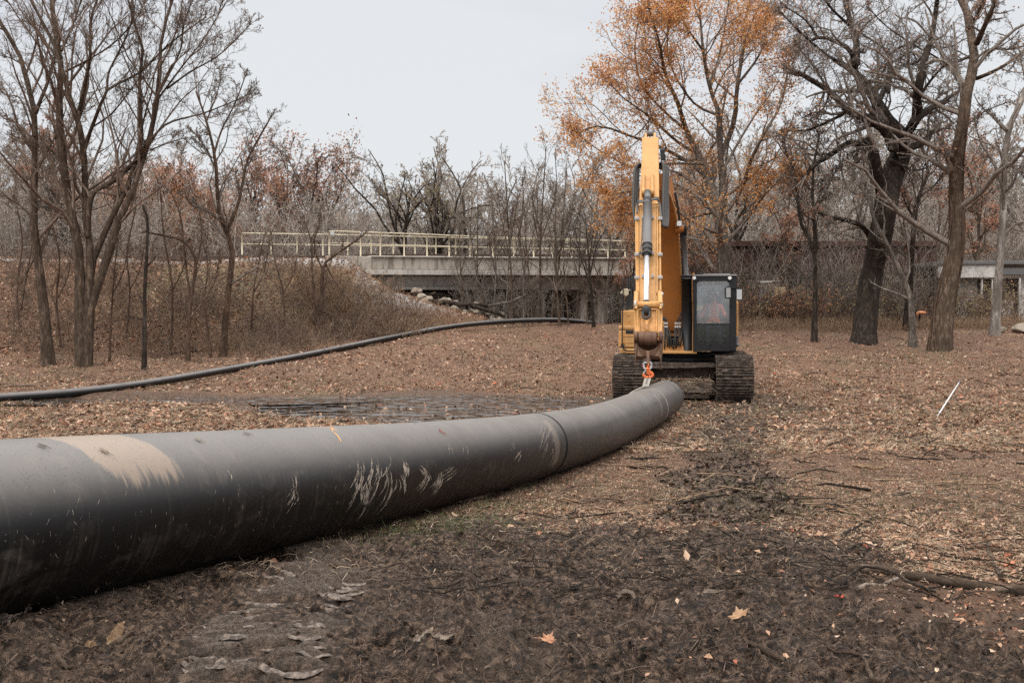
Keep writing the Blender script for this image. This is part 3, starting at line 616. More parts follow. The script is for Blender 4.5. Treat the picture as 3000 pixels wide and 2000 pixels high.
m = MB(); m.prism([E(1816, 858, 1.0), E(1826, 846, 1.0), E(1840, 845, 1.0), E(1842, 862, 1.0), E(1834, 868, 1.0)], (0, .09, 0)); m.cyl(E(1828, 858, 1.04), E(1845, 850, 1.3), .012); mk('left_mirror', _s('beige_mirror_shell', (.52, .43, .31), .5), m, bevel=.012)
# boom foot well
m = MB(); slab(1938, 940, 1946, 1030, 1.15, 2.2, m); slab(1998, 938, 2010, 1030, 1.15, 2.2, m); slab(2029, 800, 2034, 1030, 1.05, 2.4, m); slab(1946, 955, 1998, 985, 1.5, 1.6, m); slab(1946, 1012, 1998, 1030, 1.16, 1.5, m); slab(1942, 985, 1956, 1014, 1.17, 1.4, m); slab(1990, 985, 2000, 1014, 1.17, 1.4, m); mk('boom_bracket', 'yellow_dirty', m, bevel=.008)
m = MB(); c = E(1972, 1008, 1.35); m.box(c, (.40, .35, .30)); slab(1946, 940, 2000, 1020, 1.9, 2.0, m); mk('well_recess', 'black', m, bevel=.08, seg=4)
m = MB()
for k, x in enumerate((1947, 1951, 1955, 1959, 1977, 1983, 1989, 1994)):
    t_ = E(x, 957 + (k % 2) * 6, 1.2); b_ = E(1948 + k * 6.2 + rng.uniform(-1, 1), 1014 + rng.uniform(-4, 4), 1.12); md = (t_ + b_) / 2 + np.array([rng.uniform(-.05, .05), -.08 - .05 * rng.random(), .02])
    m.hose([t_, md, b_, b_ + [0, .2, -.02]], .019, 8)
for k, x in enumerate((1948, 1954, 1982, 1990)): m.hose([E(x, 948, 1.25), E(x + (-4 if k < 2 else 4), 936, 1.15), E(x + (-8 if k < 2 else 8), 930, 1.2), E(x + (-11 if k < 2 else 14), 915 if k > 1 else 940, 1.25)], .02, 8)
mk('boom_hoses', 'rubber', m)
m = MB()
for x in (1949, 1954, 1979, 1985, 1992):
    for y in (947, 957): m.box(E(x, y, 1.17), (.045, .07, .05))
mk('hose_couplings', 'zinc', m, bevel=.008)
# boom cylinder, right side
m = MB(); m.cyl(E(2013, 1028, 1.25), E(2011, 812, .92), .118, k=28); m.cyl(E(2011, 815, .92), E(2011, 806, .91), .13, k=28); m.cyl(E(2024, 830, .95), E(2027, 1010, 1.2), .02); cb = mk('boom_cylinder', 'black', m, bevel=0)
m = MB(); m.cyl(E(2011, 812, .92), E(2004, 690, .55), .052, k=20); mk('cylinder_rod', 'greysteel', m, cb)
m = MB(); c = E(2002, 674, .5); m.cyl(c - [.05, 0, 0], c + [.07, 0, 0], .125, k=24); m.cyl(c, E(2003, 694, .55), .075); mk('rod_eye', 'black', m, cb)
# boom: welded box section, foot to tip
cl = np.array([E(1966, 965, 1.55), E(1965, 900, 1.42), E(1962, 800, 1.15), E(1955, 690, .70), E(1945, 610, .10), E(1930, 560, -.75), E(1916, 540, -1.45)])
cl = smooth_line(cl, 4); n = len(cl); s = np.linspace(0, 1, n); wd = np.interp(s, [0, .3, .7, 1], [.50, .50, .46, .44]); th_ = np.interp(s, [0, .12, .5, .8, 1], [.30, .42, .66, .48, .34])
tg = unit(np.gradient(cl, axis=0)); tg[:, 0] = 0; tg = unit(tg); nn = np.stack([0 * s, -tg[:, 2], tg[:, 1]], -1)   # nn points to the camera side / underside
G = []
for i in range(n):
    X = np.array([wd[i] / 2, 0, 0]); f = nn[i] * .12; b = -nn[i] * (th_[i] - .12); G.append([cl[i] - X + f, cl[i] + X + f, cl[i] + X + b, cl[i] - X + b])
G = np.array(G); m = MB(); m.grid(G[:, ::-1], 0, False, True); m.add(G[0], [(0, 1, 2, 3)]); m.add(G[-1], [(3, 2, 1, 0)])
bo = mk('boom', 'boom_shaded', m, bevel=.008)
m = MB()
for sx_ in (-1, 1):   # flange lips along the under edge
    L = np.array([cl[i] + [sx_ * (wd[i] / 2 + .012), 0, 0] + nn[i] * .115 for i in range(n)]); R2 = [L + [sx_ * -.02, 0, 0], L + [sx_ * .02, 0, 0]]
    Gf = np.stack([L + [-.016, 0, 0], L + [.016, 0, 0], L + [.016, 0, 0] - nn * .05, L + [-.016, 0, 0] - nn * .05], 1); m.grid(Gf[:, ::-1], 0, False, True)
mk('boom_flange', 'yellow', m, bo)
m = MB(); Lp = np.array([cl[i] + [wd[i] / 2 + .05, 0, 0] - nn[i] * .12 for i in range(6, n - 6)]); m.hose(Lp[::3], .016, 8); m.hose((Lp + [.02, .06, .03])[::3], .013, 8)
m.hose([E(1979, 640, .3), E(1985, 610, .2), E(1981, 606, .1), E(1975, 590, 0)], .012, 6); mk('boom_pipe', 'rubber', m, bo)
m = MB(); c = E(1985, 672, .45); m.cyl(c - [.06, 0, 0], c + [.14, 0, 0], .09, k=20); m.box(E(1984, 660, .35), (.09, .12, .12)); mk('cylinder_boss', 'boom_shaded', m, bo, bevel=.01)
m = MB(); c = E(1990, 656, .18); m.box(c, (.13, .09, .13)); wl = mk('work_light', 'black', m, bevel=.02, seg=3)
m = MB(); m.box(c - [0, .05, 0], (.105, .012, .105)); mk('light_lens', 'lens', m, wl, bevel=.012)
# stick: its front plate lies in a leaning plane
S0 = E(1905, 400, -1.55); S1 = E(1898, 960, -4.55); SDIR = unit(S1 - S0); sv = SDIR.copy(); sv[0] = 0; sv = unit(sv); SN = np.array([0, sv[2], -sv[1]]); SN = SN if SN[1] < 0 else -SN
def S(px, py, off=0.): return Ep(px, py, 0, SN, S0 + SN * off)
rows = [(402, 1881, 1929, .22), (470, 1880, 1930, .42), (560, 1874, 1931, .62), (640, 1871, 1931, .60), (760, 1870, 1932, .50), (860, 1871, 1931, .40), (915, 1872, 1930, .34), (985, 1873, 1926, .26)]
G = []
for (y, a, b, t_) in rows: A_ = S(a, y); B_ = S(b, y); G.append([A_, B_, B_ - SN * t_, A_ - SN * t_])
G = np.array(G); m = MB(); m.grid(G[:, ::-1][:, :, :], 0, False, True); m.add(G[0], [(0, 1, 2, 3)]); m.add(G[-1], [(3, 2, 1, 0)])
stk = mk('stick', 'yellow', m, bevel=.012)
stk.data.update()
m = MB()
for (x0, x1) in ((1889, 1895), (1915, 1921)):   # ears above the top edge
    a, b, c_, d_ = S(x0, 384, -.06), S(x1, 384, -.06), S(x1 + 1, 412, .0), S(x0 - 1, 412, .0); P = [d_, c_, b, a]; m.prism(P, -SN * .14)
mk('pin_ear', 'yellow', m, stk, bevel=.008)
m = MB(); m.cyl(S(1889, 392, -.10), S(1921, 391, -.10), .055, k=20); mk('stick_pin', 'greysteel', m, stk)
m = MB()
for (x0, x1, xb0, xb1) in ((1882 + 2, 1888 + 1, 1880, 1889), (1908, 1914, 1907, 1916)):   # gusset ribs, widening to the cylinder eye
    m.prism([S(x0, 512, .0), S(x1, 512, .0), S(xb1, 568, .0), S(xb0, 568, .0)], SN * .10)
    c = S((xb0 + xb1) / 2, 563, .09); m.cyl(c - [.03, 0, 0], c + [.03, 0, 0], .075, k=20)
mk('cylinder_bracket', 'yellow', m, stk, bevel=.01)
m = MB(); m.cyl(S(1897, 562, .12), S(1897, 585, .15), .062, k=24); m.cyl(S(1897, 583, .15), S(1896, 720, .21), .080, k=28); m.cyl(S(1896, 594, .15), S(1896, 598, .155), .085, k=28); bc = mk('bucket_cylinder', 'greysteel', m, stk)
m = MB(); m.cyl(S(1896, 718, .21), S(1896, 734, .215), .095, k=28); m.cyl(S(1896, 734, .215), S(1895, 746, .22), .09, k=12); m.cyl(S(1895, 745, .22), S(1895, 752, .22), .065, k=20); mk('cylinder_gland', 'black', m, bc)
m = MB(); m.cyl(S(1895, 748, .22), S(1893, 888, .28), .047, k=24); mk('chrome_rod', 'chrome', m, bc)
m = MB(); m.hose([S(1884, 592, .2), S(1876, 592, .18), S(1871, 592, .12), S(1867, 598, .06), S(1866, 625, .05)], .018, 8); m.hose([S(1908, 586, .2), S(1920, 584, .2), S(1928, 588, .12), S(1933, 600, .06), S(1937, 640, .05)], .018, 8)
m.box(S(1875, 590, .13), (.10, .05, .05)); m.box(S(1922, 582, .16), (.11, .05, .06)); m.hose([S(1883, 640, .1), S(1880, 700, .1), S(1876, 738, .1)], .012, 6); m.box(S(1877, 742, .12), (.07, .05, .05)); mk('steel_line', 'greysteel', m, stk)
m = MB()
for (x0, x1) in ((1864, 1866), (1869, 1870), (1933.5, 1935), (1926, 1925)):
    m.hose([S(x0, 606, .02), S(x0, 720, .02), S(x1, 860, .03)], .020, 8)
m.cyl(S(1863, 603, .05), S(1882, 603, .05), .012); m.cyl(S(1908, 598, .05), S(1934, 598, .05), .012); mk('hydraulic_pipe', 'yellow', m, stk)
m = MB()
for y in (640, 745, 812):
    for x in (1866, 1934): m.box(S(x, y, .05), (.085, .05, .06)); m.cyl(S(x, y, .08), S(x, y, .12), .018, k=10)
    m.box(S(1912, y - 4, .04), (.05, .04, .06)); m.box(S(1883, y - 4, .04), (.04, .04, .06))
mk('pipe_clamp', 'zinc', m, stk, bevel=.006)
m = MB()
for k in range(3): m.hose([S(1876, 484 + k * 3, -.10 - .06 * k), S(1867 - k * 2.2 + 5, 480 + 3 * k, -.02 - .05 * k), S(1860 - k * 0 + k * 5, 500, -.02 - .05 * k), S(1856 + k * 6, 560, -.02 - .05 * k), S(1856 + k * 5, 620, -.02 - .04 * k), S(1864, 652, 0)], .028, 9)
for k in range(4): m.hose([S(1932, 482 + 4 * k, -.2), S(1941 + k * 3.5, 478 + 3 * k, -.05 - .05 * k), S(1945 + k * 4, 505, -.05 - .05 * k), S(1943 + k * 4.2, 560, -.05 - .05 * k), S(1942 + 5 * k, 620, -.05 - .05 * k), S(1940 + 4.5 * k, 660 + 4 * (k > 1), -.02), S(1937, 645, .0)], .030, 9)
mk('arm_hoses', 'rubber', m, stk)
m = MB(); m.box(S(1941, 448, -.05), (.09, .09, .12)); m.box(S(1943, 462, -.05), (.10, .09, .12)); m.ball(S(1941, 442, -.05), .055); m.hose([S(1948, 458, -.05), S(1954, 460, -.05), S(1953, 472, -.05), S(1944, 474, -.05)], .008, 6); mk('arm_light', 'black', m, stk, bevel=.008)
# bucket linkage
m = MB(); m.cyl(S(1862, 893, .30), S(1934, 893, .30), .062, k=20); mk('link_pin_tube', 'yellow_dirty', m, bevel=0)
m = MB(); m.cyl(S(1858, 893, .30), S(1864, 893, .30), .075, k=8); m.cyl(S(1934, 896, .30), S(1942, 896, .30), .045, k=6); m.cyl(S(1936, 862, .10), S(1943, 862, .10), .04, k=6); m.cyl(S(1936, 988, .12), S(1943, 988, .12), .05, k=16); mk('pin_nut', 'zinc', m, bevel=.006)
for sx_ in (-1, 1):
    x = 1863 if sx_ < 0 else 1935
    m = MB(); m.prism([S(x - 3, 856, .06), S(x + 3, 856, .06), S(x + 4, 888, .36), S(x + 4, 903, .36), S(x - 4, 903, .36), S(x - 4, 888, .36)], -SN * .05); m.hose([S(x - sx_ * 2, 858, .05), S(x, 893, .30)], .045, 10); mk('side_link', 'yellow', m, bevel=.01)
    m = MB(); m.prism([S(x - 5, 900, .26), S(x + 5, 900, .26), S(x + 6, 930, .22), S(x + 4, 975, .20), S(x - 4, 975, .20), S(x - 6, 930, .22)], -SN * .22); m.hose([S(x - 5 * sx_, 905, .32), S(x - 5 * sx_, 985, .16)], .022, 8); mk('power_link', 'yellow', m, bevel=.012)
    m = MB(); P = [S(x - 6, 972, .22), S(x + 5, 968, .22), S(x + 7, 985, .22), S(x + 4, 1012, .18), S(x + (1 if sx_ < 0 else -2), 1045, .14), S(x - 0, 1048, .14), S(x - 6 * (sx_ < 0) + 0, 1010, .20)]; m.prism(P, -SN * .34); m.cyl(S(x - 4, 986, .24), S(x + 5, 986, .24), .095, k=20); mk('coupler_plate', 'rust', m, bevel=.012)
m = MB(); m.prism([S(1869, 906, .22), S(1928, 906, .22), S(1924, 975, .16), S(1871, 975, .16)], -SN * .07)
for x in (1871, 1925): m.hose([S(x, 908, .25), S(x + (1 if x < 1900 else -2), 976, .19)], .022, 8)
mk('bucket_link', 'yellow_dirty', m, bevel=.008)
m = MB(); m.cyl(S(1893, 884, .28), S(1893, 903, .29), .062, k=18); m.ball(S(1893, 908, .29), .085, 0, 14, 10, (1, .6, 1)); m.hose([S(1883, 912, .30), S(1885, 927, .3), S(1893, 933, .3), S(1902, 927, .3), S(1904, 912, .30)], .022, 10); mk('rod_end', 'rubber', m)
m = MB(); m.hose([S(1894, 938, .26), S(1895, 958, .30), S(1897, 976, .24)], .030, 8); mk('lifting_bar', 'yellow_dirty', m)
m = MB(); m.cyl(S(1871, 990, .16), S(1924, 990, .16), .115, k=26); m.cyl(S(1888, 990, .16), S(1909, 990, .16), .122, k=26); mk('coupler_roller', 'rust', m, bevel=.006)
m = MB(); m.prism([S(1867, 1008, .16), S(1873, 1016, .2), S(1885, 1024, .22), S(1900, 1027, .22), S(1915, 1023, .22), S(1926, 1015, .2), S(1934, 1005, .16), S(1933, 1044, .12), S(1920, 1043, .14), S(1900, 1041, .16), S(1880, 1043, .14), S(1866, 1043, .12)], -SN * .10)
slab(1870, 996, 1930, 1030, S(1900, 1010, -.14)[1], S(1900, 1010, -.14)[1] + .05, m); mk('coupler_jaw', 'rust', m, bevel=.008)
m = MB(); m.prism([S(1893, 1027, .24), S(1903, 1027, .24), S(1903, 1060, .20), S(1900, 1066, .20), S(1896, 1066, .20), S(1894, 1060, .20)], -SN * .04); mk('lifting_eye', 'rust', m, bevel=.008)

# rigging: everything from here hangs straight down to the pipe
hz = S(1898, 1060, .18); hwld = EX0 + np.array([hz[0] * cph + hz[1] * sph, -hz[0] * sph + hz[1] * cph, hz[2]])
HY = hwld[1]
def Wd(px, py, off=0.): return at(px, py, HY + off)
def torus(c, ax1, ax2, R, r, a0=0., a1=2 * pi, n=28, sc2=1.): 
    t = np.linspace(a0, a1, n)[:, None]; return np.array(c) + R * (np.cos(t) * np.array(ax1) + sc2 * np.sin(t) * np.array(ax2)), r
m = MB(); P, r = torus(Wd(1897, 1069), (1, 0, 0), (0, 0, 1), .068, .019, -.5, pi + .5, 24, 1.15); P[:, 2] = 2 * Wd(1897, 1069)[2] - P[:, 2]; m.hose(P, r, 10, n=1)
m.cyl(Wd(1886, 1062), Wd(1908, 1062), .017, k=12); sh = m.build('shackle', M['zinc']); tag(sh, 'grey steel shackle hanging from the excavator arm above the orange hook', 'shackle')
m = MB(); m.cyl(Wd(1881, 1072), Wd(1884, 1072), .016, k=10); m.build('shackle_pin', _s('red_pin', (.45, .06, .06), .5), sh)
m = MB(); P, r = torus(Wd(1899, 1069), (0, 1, 0), (0, 0, 1), .038, .013); m.hose(P, r, 8, n=1); m.hose([Wd(1899, 1070), Wd(1898, 1078), Wd(1901, 1085)], .026, 10); m.ball(Wd(1898, 1080), .036, 0, 12, 8)
m.hose([Wd(1900, 1083), Wd(1896, 1090), Wd(1902, 1096), Wd(1908, 1090)], .018, 10); m.hose([Wd(1896, 1082), Wd(1902, 1088), Wd(1910, 1093), Wd(1912, 1099), Wd(1905, 1104), Wd(1893, 1104), Wd(1886, 1100), Wd(1885, 1094)], .024, 10)
hk = m.build('lifting_hook', M['orange']); tag(hk, 'bright orange lifting hook between the shackle and the grey sling', 'hook')
m = MB(); m.hose([Wd(1884, 1096), Wd(1887, 1090), Wd(1892, 1085)], .010, 8); m.build('safety_latch', M['zinc'], hk)
# sling: two legs down, choked round the pipe
au, tu = puv(1892, 1137); th = np.linspace(0, 2 * pi, 90); aS = au + .28 * (1 - np.cos(th - tu)) / 2 * 0 + .18 * np.sin((th - tu) / 2) ** 2
def band(offs, r_=.008):
    G = []
    for t, a_ in zip(th, aS):
        G.append([ringpt(np.array(a_ - .034 + offs), np.array(t), PR + r_), ringpt(np.array(a_ + .034 + offs), np.array(t), PR + r_), ringpt(np.array(a_ + .034 + offs), np.array(t), PR + .001), ringpt(np.array(a_ - .034 + offs), np.array(t), PR + .001)])
    G = np.array(G); return G[:, ::-1]
m = MB(); m.grid(band(0), 0, False, True); kp = ringpt(np.array(au), np.array(tu), PR + .03)
m.ball(kp, .05, 0, 12, 8, (1.3, 1, .7))
tp = Wd(1898, 1106); w = .036
for k, (dx0, dx1) in enumerate(((-.02, -.05), (.02, .03))):
    a0 = tp + [dx0, 0, 0]; b0 = kp + [dx1 * .4, 0, 0]; m.hexa([b0 - [w, .006, 0], b0 + [w, -.006, 0], b0 + [w, .006, 0], b0 - [w, -.006, 0], a0 - [w, .006, 0], a0 + [w, -.006, 0], a0 + [w, .006, 0], a0 - [w, -.006, 0]])
L1 = [kp, ringpt(np.array(au - .18), np.array(tu - .25), PR + .02), ringpt(np.array(au - .42), np.array(tu - .55), PR + .008), ringpt(np.array(au - .55), np.array(tu - .9), PR + .004)]; m.hose(L1, .014, 8)
tag(m.build('webbing_sling', M['sling']), 'grey webbing sling looped round the raised end of the huge pipe', 'sling')

# ------------------------------------------------------------------ cab
D0 = .88; cf = lambda x, y, d=D0: E(x, y, d)
xa = E(2031, 900, D0)[0]; xb = E(2157, 900, D0)[0]; zb = E(2090, 1029, D0)[2]; zt = E(2090, 808, D0)[2]; yb = 2.65
m = MB()
def fr(px0, py0, px1, py1, d0=D0, d1=D0 + .10): slab(px0, py0, px1, py1, d0, d1, m)
fr(2031, 812, 2041, 1028); fr(2138, 812, 2157, 1026); fr(2041, 810, 2138, 823); fr(2041, 1007, 2138, 1028); fr(2041, 948, 2138, 952, D0 + .02, D0 + .06)
for (x, y, sx_, sy_) in ((2041, 823, 1, 1), (2138, 823, -1, 1), (2041, 1007, 1, -1), (2138, 1007, -1, -1)):   # rounded window corners
    R_ = 13; pts = [cf(x, y)] + [cf(x + sx_ * (R_ - R_ * cos(t)), y + sy_ * (R_ - R_ * sin(t))) for t in np.linspace(pi / 2 * 0, pi / 2, 6)]
    pts = [cf(x, y), cf(x + sx_ * R_, y)] + [cf(x + sx_ * (R_ - R_ * sin(t)), y + sy_ * (R_ - R_ * cos(t))) for t in np.linspace(.2, pi / 2, 5)]
    m.prism(pts if sx_ * sy_ > 0 else pts[::-1], (0, .08, 0))
m.bb((xa, D0 + .1, zt - .16), (xa + .08, yb, zt - .02)); m.bb((xb - .08, D0 + .1, zt - .16), (xb, yb, zt - .02))
m.bb((xa, yb - .1, zb), (xa + .08, yb, zt)); m.bb((xb - .08, yb - .1, zb), (xb, yb, zt)); m.bb((xb - .07, 1.75, zb), (xb, 1.85, zt)); m.bb((xa, 1.75, zb), (xa + .07, 1.85, zt))
m.bb((xa, D0 + .1, zb), (xa + .05, yb, zb + .55)); m.bb((xb - .05, D0 + .1, zb), (xb, yb, zb + .75)); m.bb((xa, D0 + .1, zb), (xb, yb, zb + .06)); m.bb((xa, yb - .05, zb), (xb, yb, zb + .9))
cab = mk('cab_frame', 'black', m, bevel=.012)
m = MB(); m.bb((xa - .01, D0 - .03, zt - .02), (xb + .01, yb + .02, zt + .03)); slab(2040, 802, 2140, 811, D0 + .15, yb - .2, m); mk('cab_roof', 'greysteel', m, cab, bevel=.02)
m = MB(); m.box(cf(2089, 885, D0 + .055), (E(2139, 0, D0)[0] - E(2040, 0, D0)[0], .006, E(0, 822, D0)[2] - E(0, 949, D0)[2])); mk('windshield', 'glass', m, cab)
m = MB(); m.box(cf(2089, 979, D0 + .055), (E(2139, 0, D0)[0] - E(2040, 0, D0)[0], .006, E(0, 951, D0)[2] - E(0, 1008, D0)[2])); mk('lower_window', 'glass2', m, cab)
m = MB(); m.bb((xb - .05, D0 + .12, zb + .75), (xb - .042, 1.75, zt - .14)); m.bb((xa + .042, D0 + .12, zb + .55), (xa + .05, 1.75, zt - .14)); m.bb((xa + .08, yb - .04, zb + .9), (xb - .08, yb - .032, zt - .12)); mk('side_window', 'glass2', m, cab)
m = MB(); m.hose([cf(2074, 1020, D0 - .03), cf(2085, 1000, D0 - .03), cf(2096, 985, D0 - .02)], .010, 6); m.hose([cf(2082, 1003, D0 - .015), cf(2128, 990, D0 - .015)], .008, 6); mk('wiper', 'black', m, cab)
m = MB(); m.cyl(cf(2046, 806, D0 + .1), cf(2046, 797, D0 + .1), .05, k=16); m.box(cf(2050, 803, D0 + .1), (.16, .12, .05)); mk('beacon', 'black', m, cab, bevel=.008)
for x in (2034, 2138):
    m = MB(); c = cf(x, 814, D0 - .05); m.cyl(c, c + [0, .09, 0], .05, k=16); m.cyl(c - [0, .005, 0], c + [0, .01, 0], .054, k=16); l_ = mk('cab_lamp', 'black', m, cab); m = MB(); m.cyl(c - [0, .009, 0], c - [0, .004, 0], .04, k=16); mk('lamp_lens', 'lens', m, l_)
for (x0, y0, x1, y1, ax_, ay_) in ((2126, 841, 2142, 873, 2148, 846), (2157, 846, 2175, 879, 2150, 846)):
    m = MB(); slab(x0, y0, x1, y1, D0 - .30, D0 - .24, m); c = cf((x0 + x1) / 2, y0 + 4, D0 - .24); m.hose([c, cf((x0 + x1) / 2, y0 - 4, D0 - .2), cf(ax_, ay_, D0)], .012, 8); mr_ = mk('mirror', 'black', m, cab, bevel=.018, seg=3)
    m = MB(); a = cf(x0 + 1.5, y0 + 2, D0 - .303); b = cf(x1 - 1.5, y1 - 2, D0 - .303); m.bb((a[0], D0 - .306, b[2]), (b[0], D0 - .301, a[2])); mk('mirror_face', _s('grey_mirror_shell', (.30, .30, .30), .35) if x0 < 2150 else _s('pale_mirror_shell', (.42, .43, .43), .35), m, mr_, bevel=.004)
m = MB(); slab(2156, 985, 2164, 1008, D0 + .1, D0 + .35, m); m.ball(cf(2161, 1010, D0 + .1), .045); mk('step_lamp', 'greysteel', m, bevel=.01)
# inside
xc = (xa + xb) / 2; sy = 2.05
m = MB(); m.bb((xa + .06, yb - .10, zb + .06), (xb - .06, yb - .06, zb + .95)); m.bb((xa + .1, 1.15, zb + .06), (xb - .1, 1.5, zb + .10)); mk('cab_lining', 'interior', m, cab)
m = MB(); m.bb((xc - .26, sy - .35, zb + .38), (xc + .26, sy + .15, zb + .50)); m.box((xc, sy + .20, zb + .88), (.46, .12, .82)); m.box((xc, sy + .2, zb + 1.34), (.26, .10, .18)); m.bb((xc - .2, sy - .2, zb + .1), (xc + .2, sy + .1, zb + .38)); mk('driver_seat', 'seat', m, bevel=.04, seg=3)
for s_ in (-1, 1):
    m = MB(); m.bb((xc + s_ * .40 - .08, sy - .45, zb + .1), (xc + s_ * .40 + .08, sy + .1, zb + .74)); mk('control_console', 'seat', m, bevel=.03); m = MB(); m.cyl((xc + s_ * .40, sy - .38, zb + .72), (xc + s_ * .40, sy - .41, zb + .88), .012); m.ball((xc + s_ * .40, sy - .41, zb + .90), .03, 0, 8, 6, (1, 1, 1.5)); mk('joystick', 'black', m)
    m = MB(); m.cyl((xc + s_ * .09, 1.30, zb + .08), (xc + s_ * .09, 1.25, zb + .50), .012); m.box((xc + s_ * .09, 1.24, zb + .14), (.09, .22, .02)); mk('travel_pedal', 'black', m)
# operator
def person(root_loc, parent_rot, label):
    V = []; Eg = []; Rd = []
    def add(p, r, prev=None):
        V.append(p); Rd.append(r)
        if prev is not None: Eg.append((prev, len(V) - 1))
        return len(V) - 1
    pel = add((0, 0, 0), .15); w_ = add((0, .02, .16), .135, pel); ch = add((0, .03, .34), .15, w_); nk0 = add((0, .03, .50), .085, ch); nk = add((0, 0, .57), .055, nk0)
    h1 = add((0, -.02, .64), .075, nk); h2 = add((0, -.02, .72), .093, h1); h3 = add((0, -.01, .79), .075, h2); add((0, -.105, .685), .016, h2)
    for s_ in (-1, 1):
        sh_ = add((s_ * .17, .03, .44), .075, ch); el = add((s_ * .27, -.06, .20), .048, sh_); wr = add((s_ * .36, -.30, .24), .032, el); hd = add((s_ * .385, -.37, .26), .030, wr)
        for k in range(4): b = add((s_ * (.365 + .016 * k), -.415, .275 - .006 * k), .010, hd); c = add((s_ * (.37 + .014 * k), -.435 - .004 * k, .245), .009, b)
        b = add((s_ * .355, -.385, .29), .011, hd); add((s_ * .35, -.41, .285), .010, b)
        hp = add((s_ * .09, -.02, -.02), .10, pel); kn = add((s_ * .15, -.45, .03), .07, hp); an = add((s_ * .15, -.58, -.38), .045, kn); add((s_ * .15, -.70, -.44), .040, an)
    me = bpy.data.meshes.new('person'); me.from_pydata(V, Eg, []); o = bpy.data.objects.new('person', me); COL.objects.link(o)
    md = o.modifiers.new('skin', 'SKIN'); sk = me.skin_vertices[0].data
    for i, r in enumerate(Rd): sk[i].radius = (r, r * .85 if i < 4 else r)
    sk[0].use_root = True; su = o.modifiers.new('sub', 'SUBSURF'); su.levels = 1; su.render_levels = 1
    dg = bpy.context.evaluated_depsgraph_get(); nm = bpy.data.meshes.new_from_object(o.evaluated_get(dg)); o.modifiers.clear(); o.data = nm
    nm.materials.clear()
    for k in ('vest', 'skin', 'denim'): nm.materials.append(M[k])
    for p in nm.polygons:
        c = p.center; p.use_smooth = True
        p.material_index = 1 if (c.z > .545 or (abs(c.x) > .34 and c.y < -.30 and c.z > .1)) else (2 if c.z < .06 else 0)
    o.location = root_loc; o.rotation_euler = (0, 0, parent_rot); return tag(o, label, 'person')
pw = lambda v: EX0 + np.array([v[0] * cph + v[1] * sph, -v[0] * sph + v[1] * cph, v[2]])
op = person(pw(np.array([xc, sy, zb + .60])), -PHI, 'person in orange high visibility clothing and white hard hat sitting behind the windshield')
m = MB(); t = np.linspace(0, pi / 2, 7); 
for (a_, b_) in ((0, 0),):
    G = np.array([[(.125 * cos(x) * cos(p), -.02 + .14 * cos(x) * sin(p), .745 + .12 * sin(x)) for p in np.linspace(0, 2 * pi, 20, endpoint=False)] for x in t]); m.grid(G, 0, True, True)
    G = np.array([[(r * cos(p), -.03 + r * 1.1 * sin(p), z) for p in np.linspace(0, 2 * pi, 20, endpoint=False)] for r, z in ((.125, .747), (.155, .74), (.155, .734), (.12, .738))]); m.grid(G, 0, True, True)
m.build('hard_hat', M['helmet'], op)
m = MB(); m.ball((-.035, -.102, .715), .011); m.ball((.035, -.102, .715), .011); m.build('eyes', M['hair'], op)
m = MB()
for s_ in (-1, 1): m.ball((s_ * .098, -.01, .70), .022, 0, 8, 6, (.5, 1, 1.4))
m.build('ears', M['skin'], op)
m = MB()
for s_ in (-1, 1): m.hose([(s_ * .09, -.115, .50 - .02), (s_ * .10, -.135, .36), (s_ * .09, -.12, .20)], .018, 6)
m.build('reflective_strip', M['helmet'], op)
# every bolt, clamp and hose of the machine is a part of its own
def islands(o, merge):
    me = o.data; n = len(me.vertices); par = np.arange(n)
    ev = np.zeros(len(me.edges) * 2, np.int64); me.edges.foreach_get('vertices', ev); ev = ev.reshape(-1, 2)
    for _ in range(200):
        a = par[ev[:, 0]]; b = par[ev[:, 1]]; m_ = np.minimum(a, b); new = par.copy(); np.minimum.at(new, ev[:, 0], m_); np.minimum.at(new, ev[:, 1], m_); new = new[new]
        if (new == par).all(): break
        par = new
    co_ = np.zeros(n * 3); me.vertices.foreach_get('co', co_); co_ = co_.reshape(-1, 3); ids = np.unique(par); bbx = {i: (co_[par == i].min(0), co_[par == i].max(0)) for i in ids}; grp = {i: i for i in ids}
    if merge:
        ch = True
        while ch:
            ch = False
            for i in ids:
                for j in ids:
                    if grp[i] < grp[j] and (bbx[i][0] <= bbx[j][1] + .002).all() and (bbx[j][0] <= bbx[i][1] + .002).all(): grp[j] = grp[i]; ch = True
    lab = np.array([grp[p] for p in par]); return co_, lab
def split_part(nm, new, merge=True):
    for o in [x for x in bpy.data.objects if x.type == 'MESH' and x.name.split('.')[0] == nm]:
        co_, lab = islands(o, merge); ids = np.unique(lab)
        if len(ids) < 2: o.name = new; continue
        polys = [(tuple(p.vertices), p.use_smooth) for p in o.data.polygons]
        for g in ids:
            idx = np.where(lab == g)[0]; mpv = {v: k for k, v in enumerate(idx)}; P = [(tuple(mpv[v] for v in vs), sm_) for vs, sm_ in polys if lab[vs[0]] == g]
            me = bpy.data.meshes.new(new); me.from_pydata([tuple(c) for c in co_[idx]], [], [p[0] for p in P])
            for pg, p in zip(me.polygons, P): pg.use_smooth = p[1]
            for mt in o.data.materials: me.materials.append(mt)
            c = bpy.data.objects.new(new, me); COL.objects.link(c); c.parent = o.parent; c.location = o.location
            for md in o.modifiers:
                if md.type == 'BEVEL': b = c.modifiers.new('bevel', 'BEVEL'); b.width = md.width; b.segments = md.segments; b.limit_method = 'ANGLE'; b.angle_limit = md.angle_limit
        bpy.data.objects.remove(o)
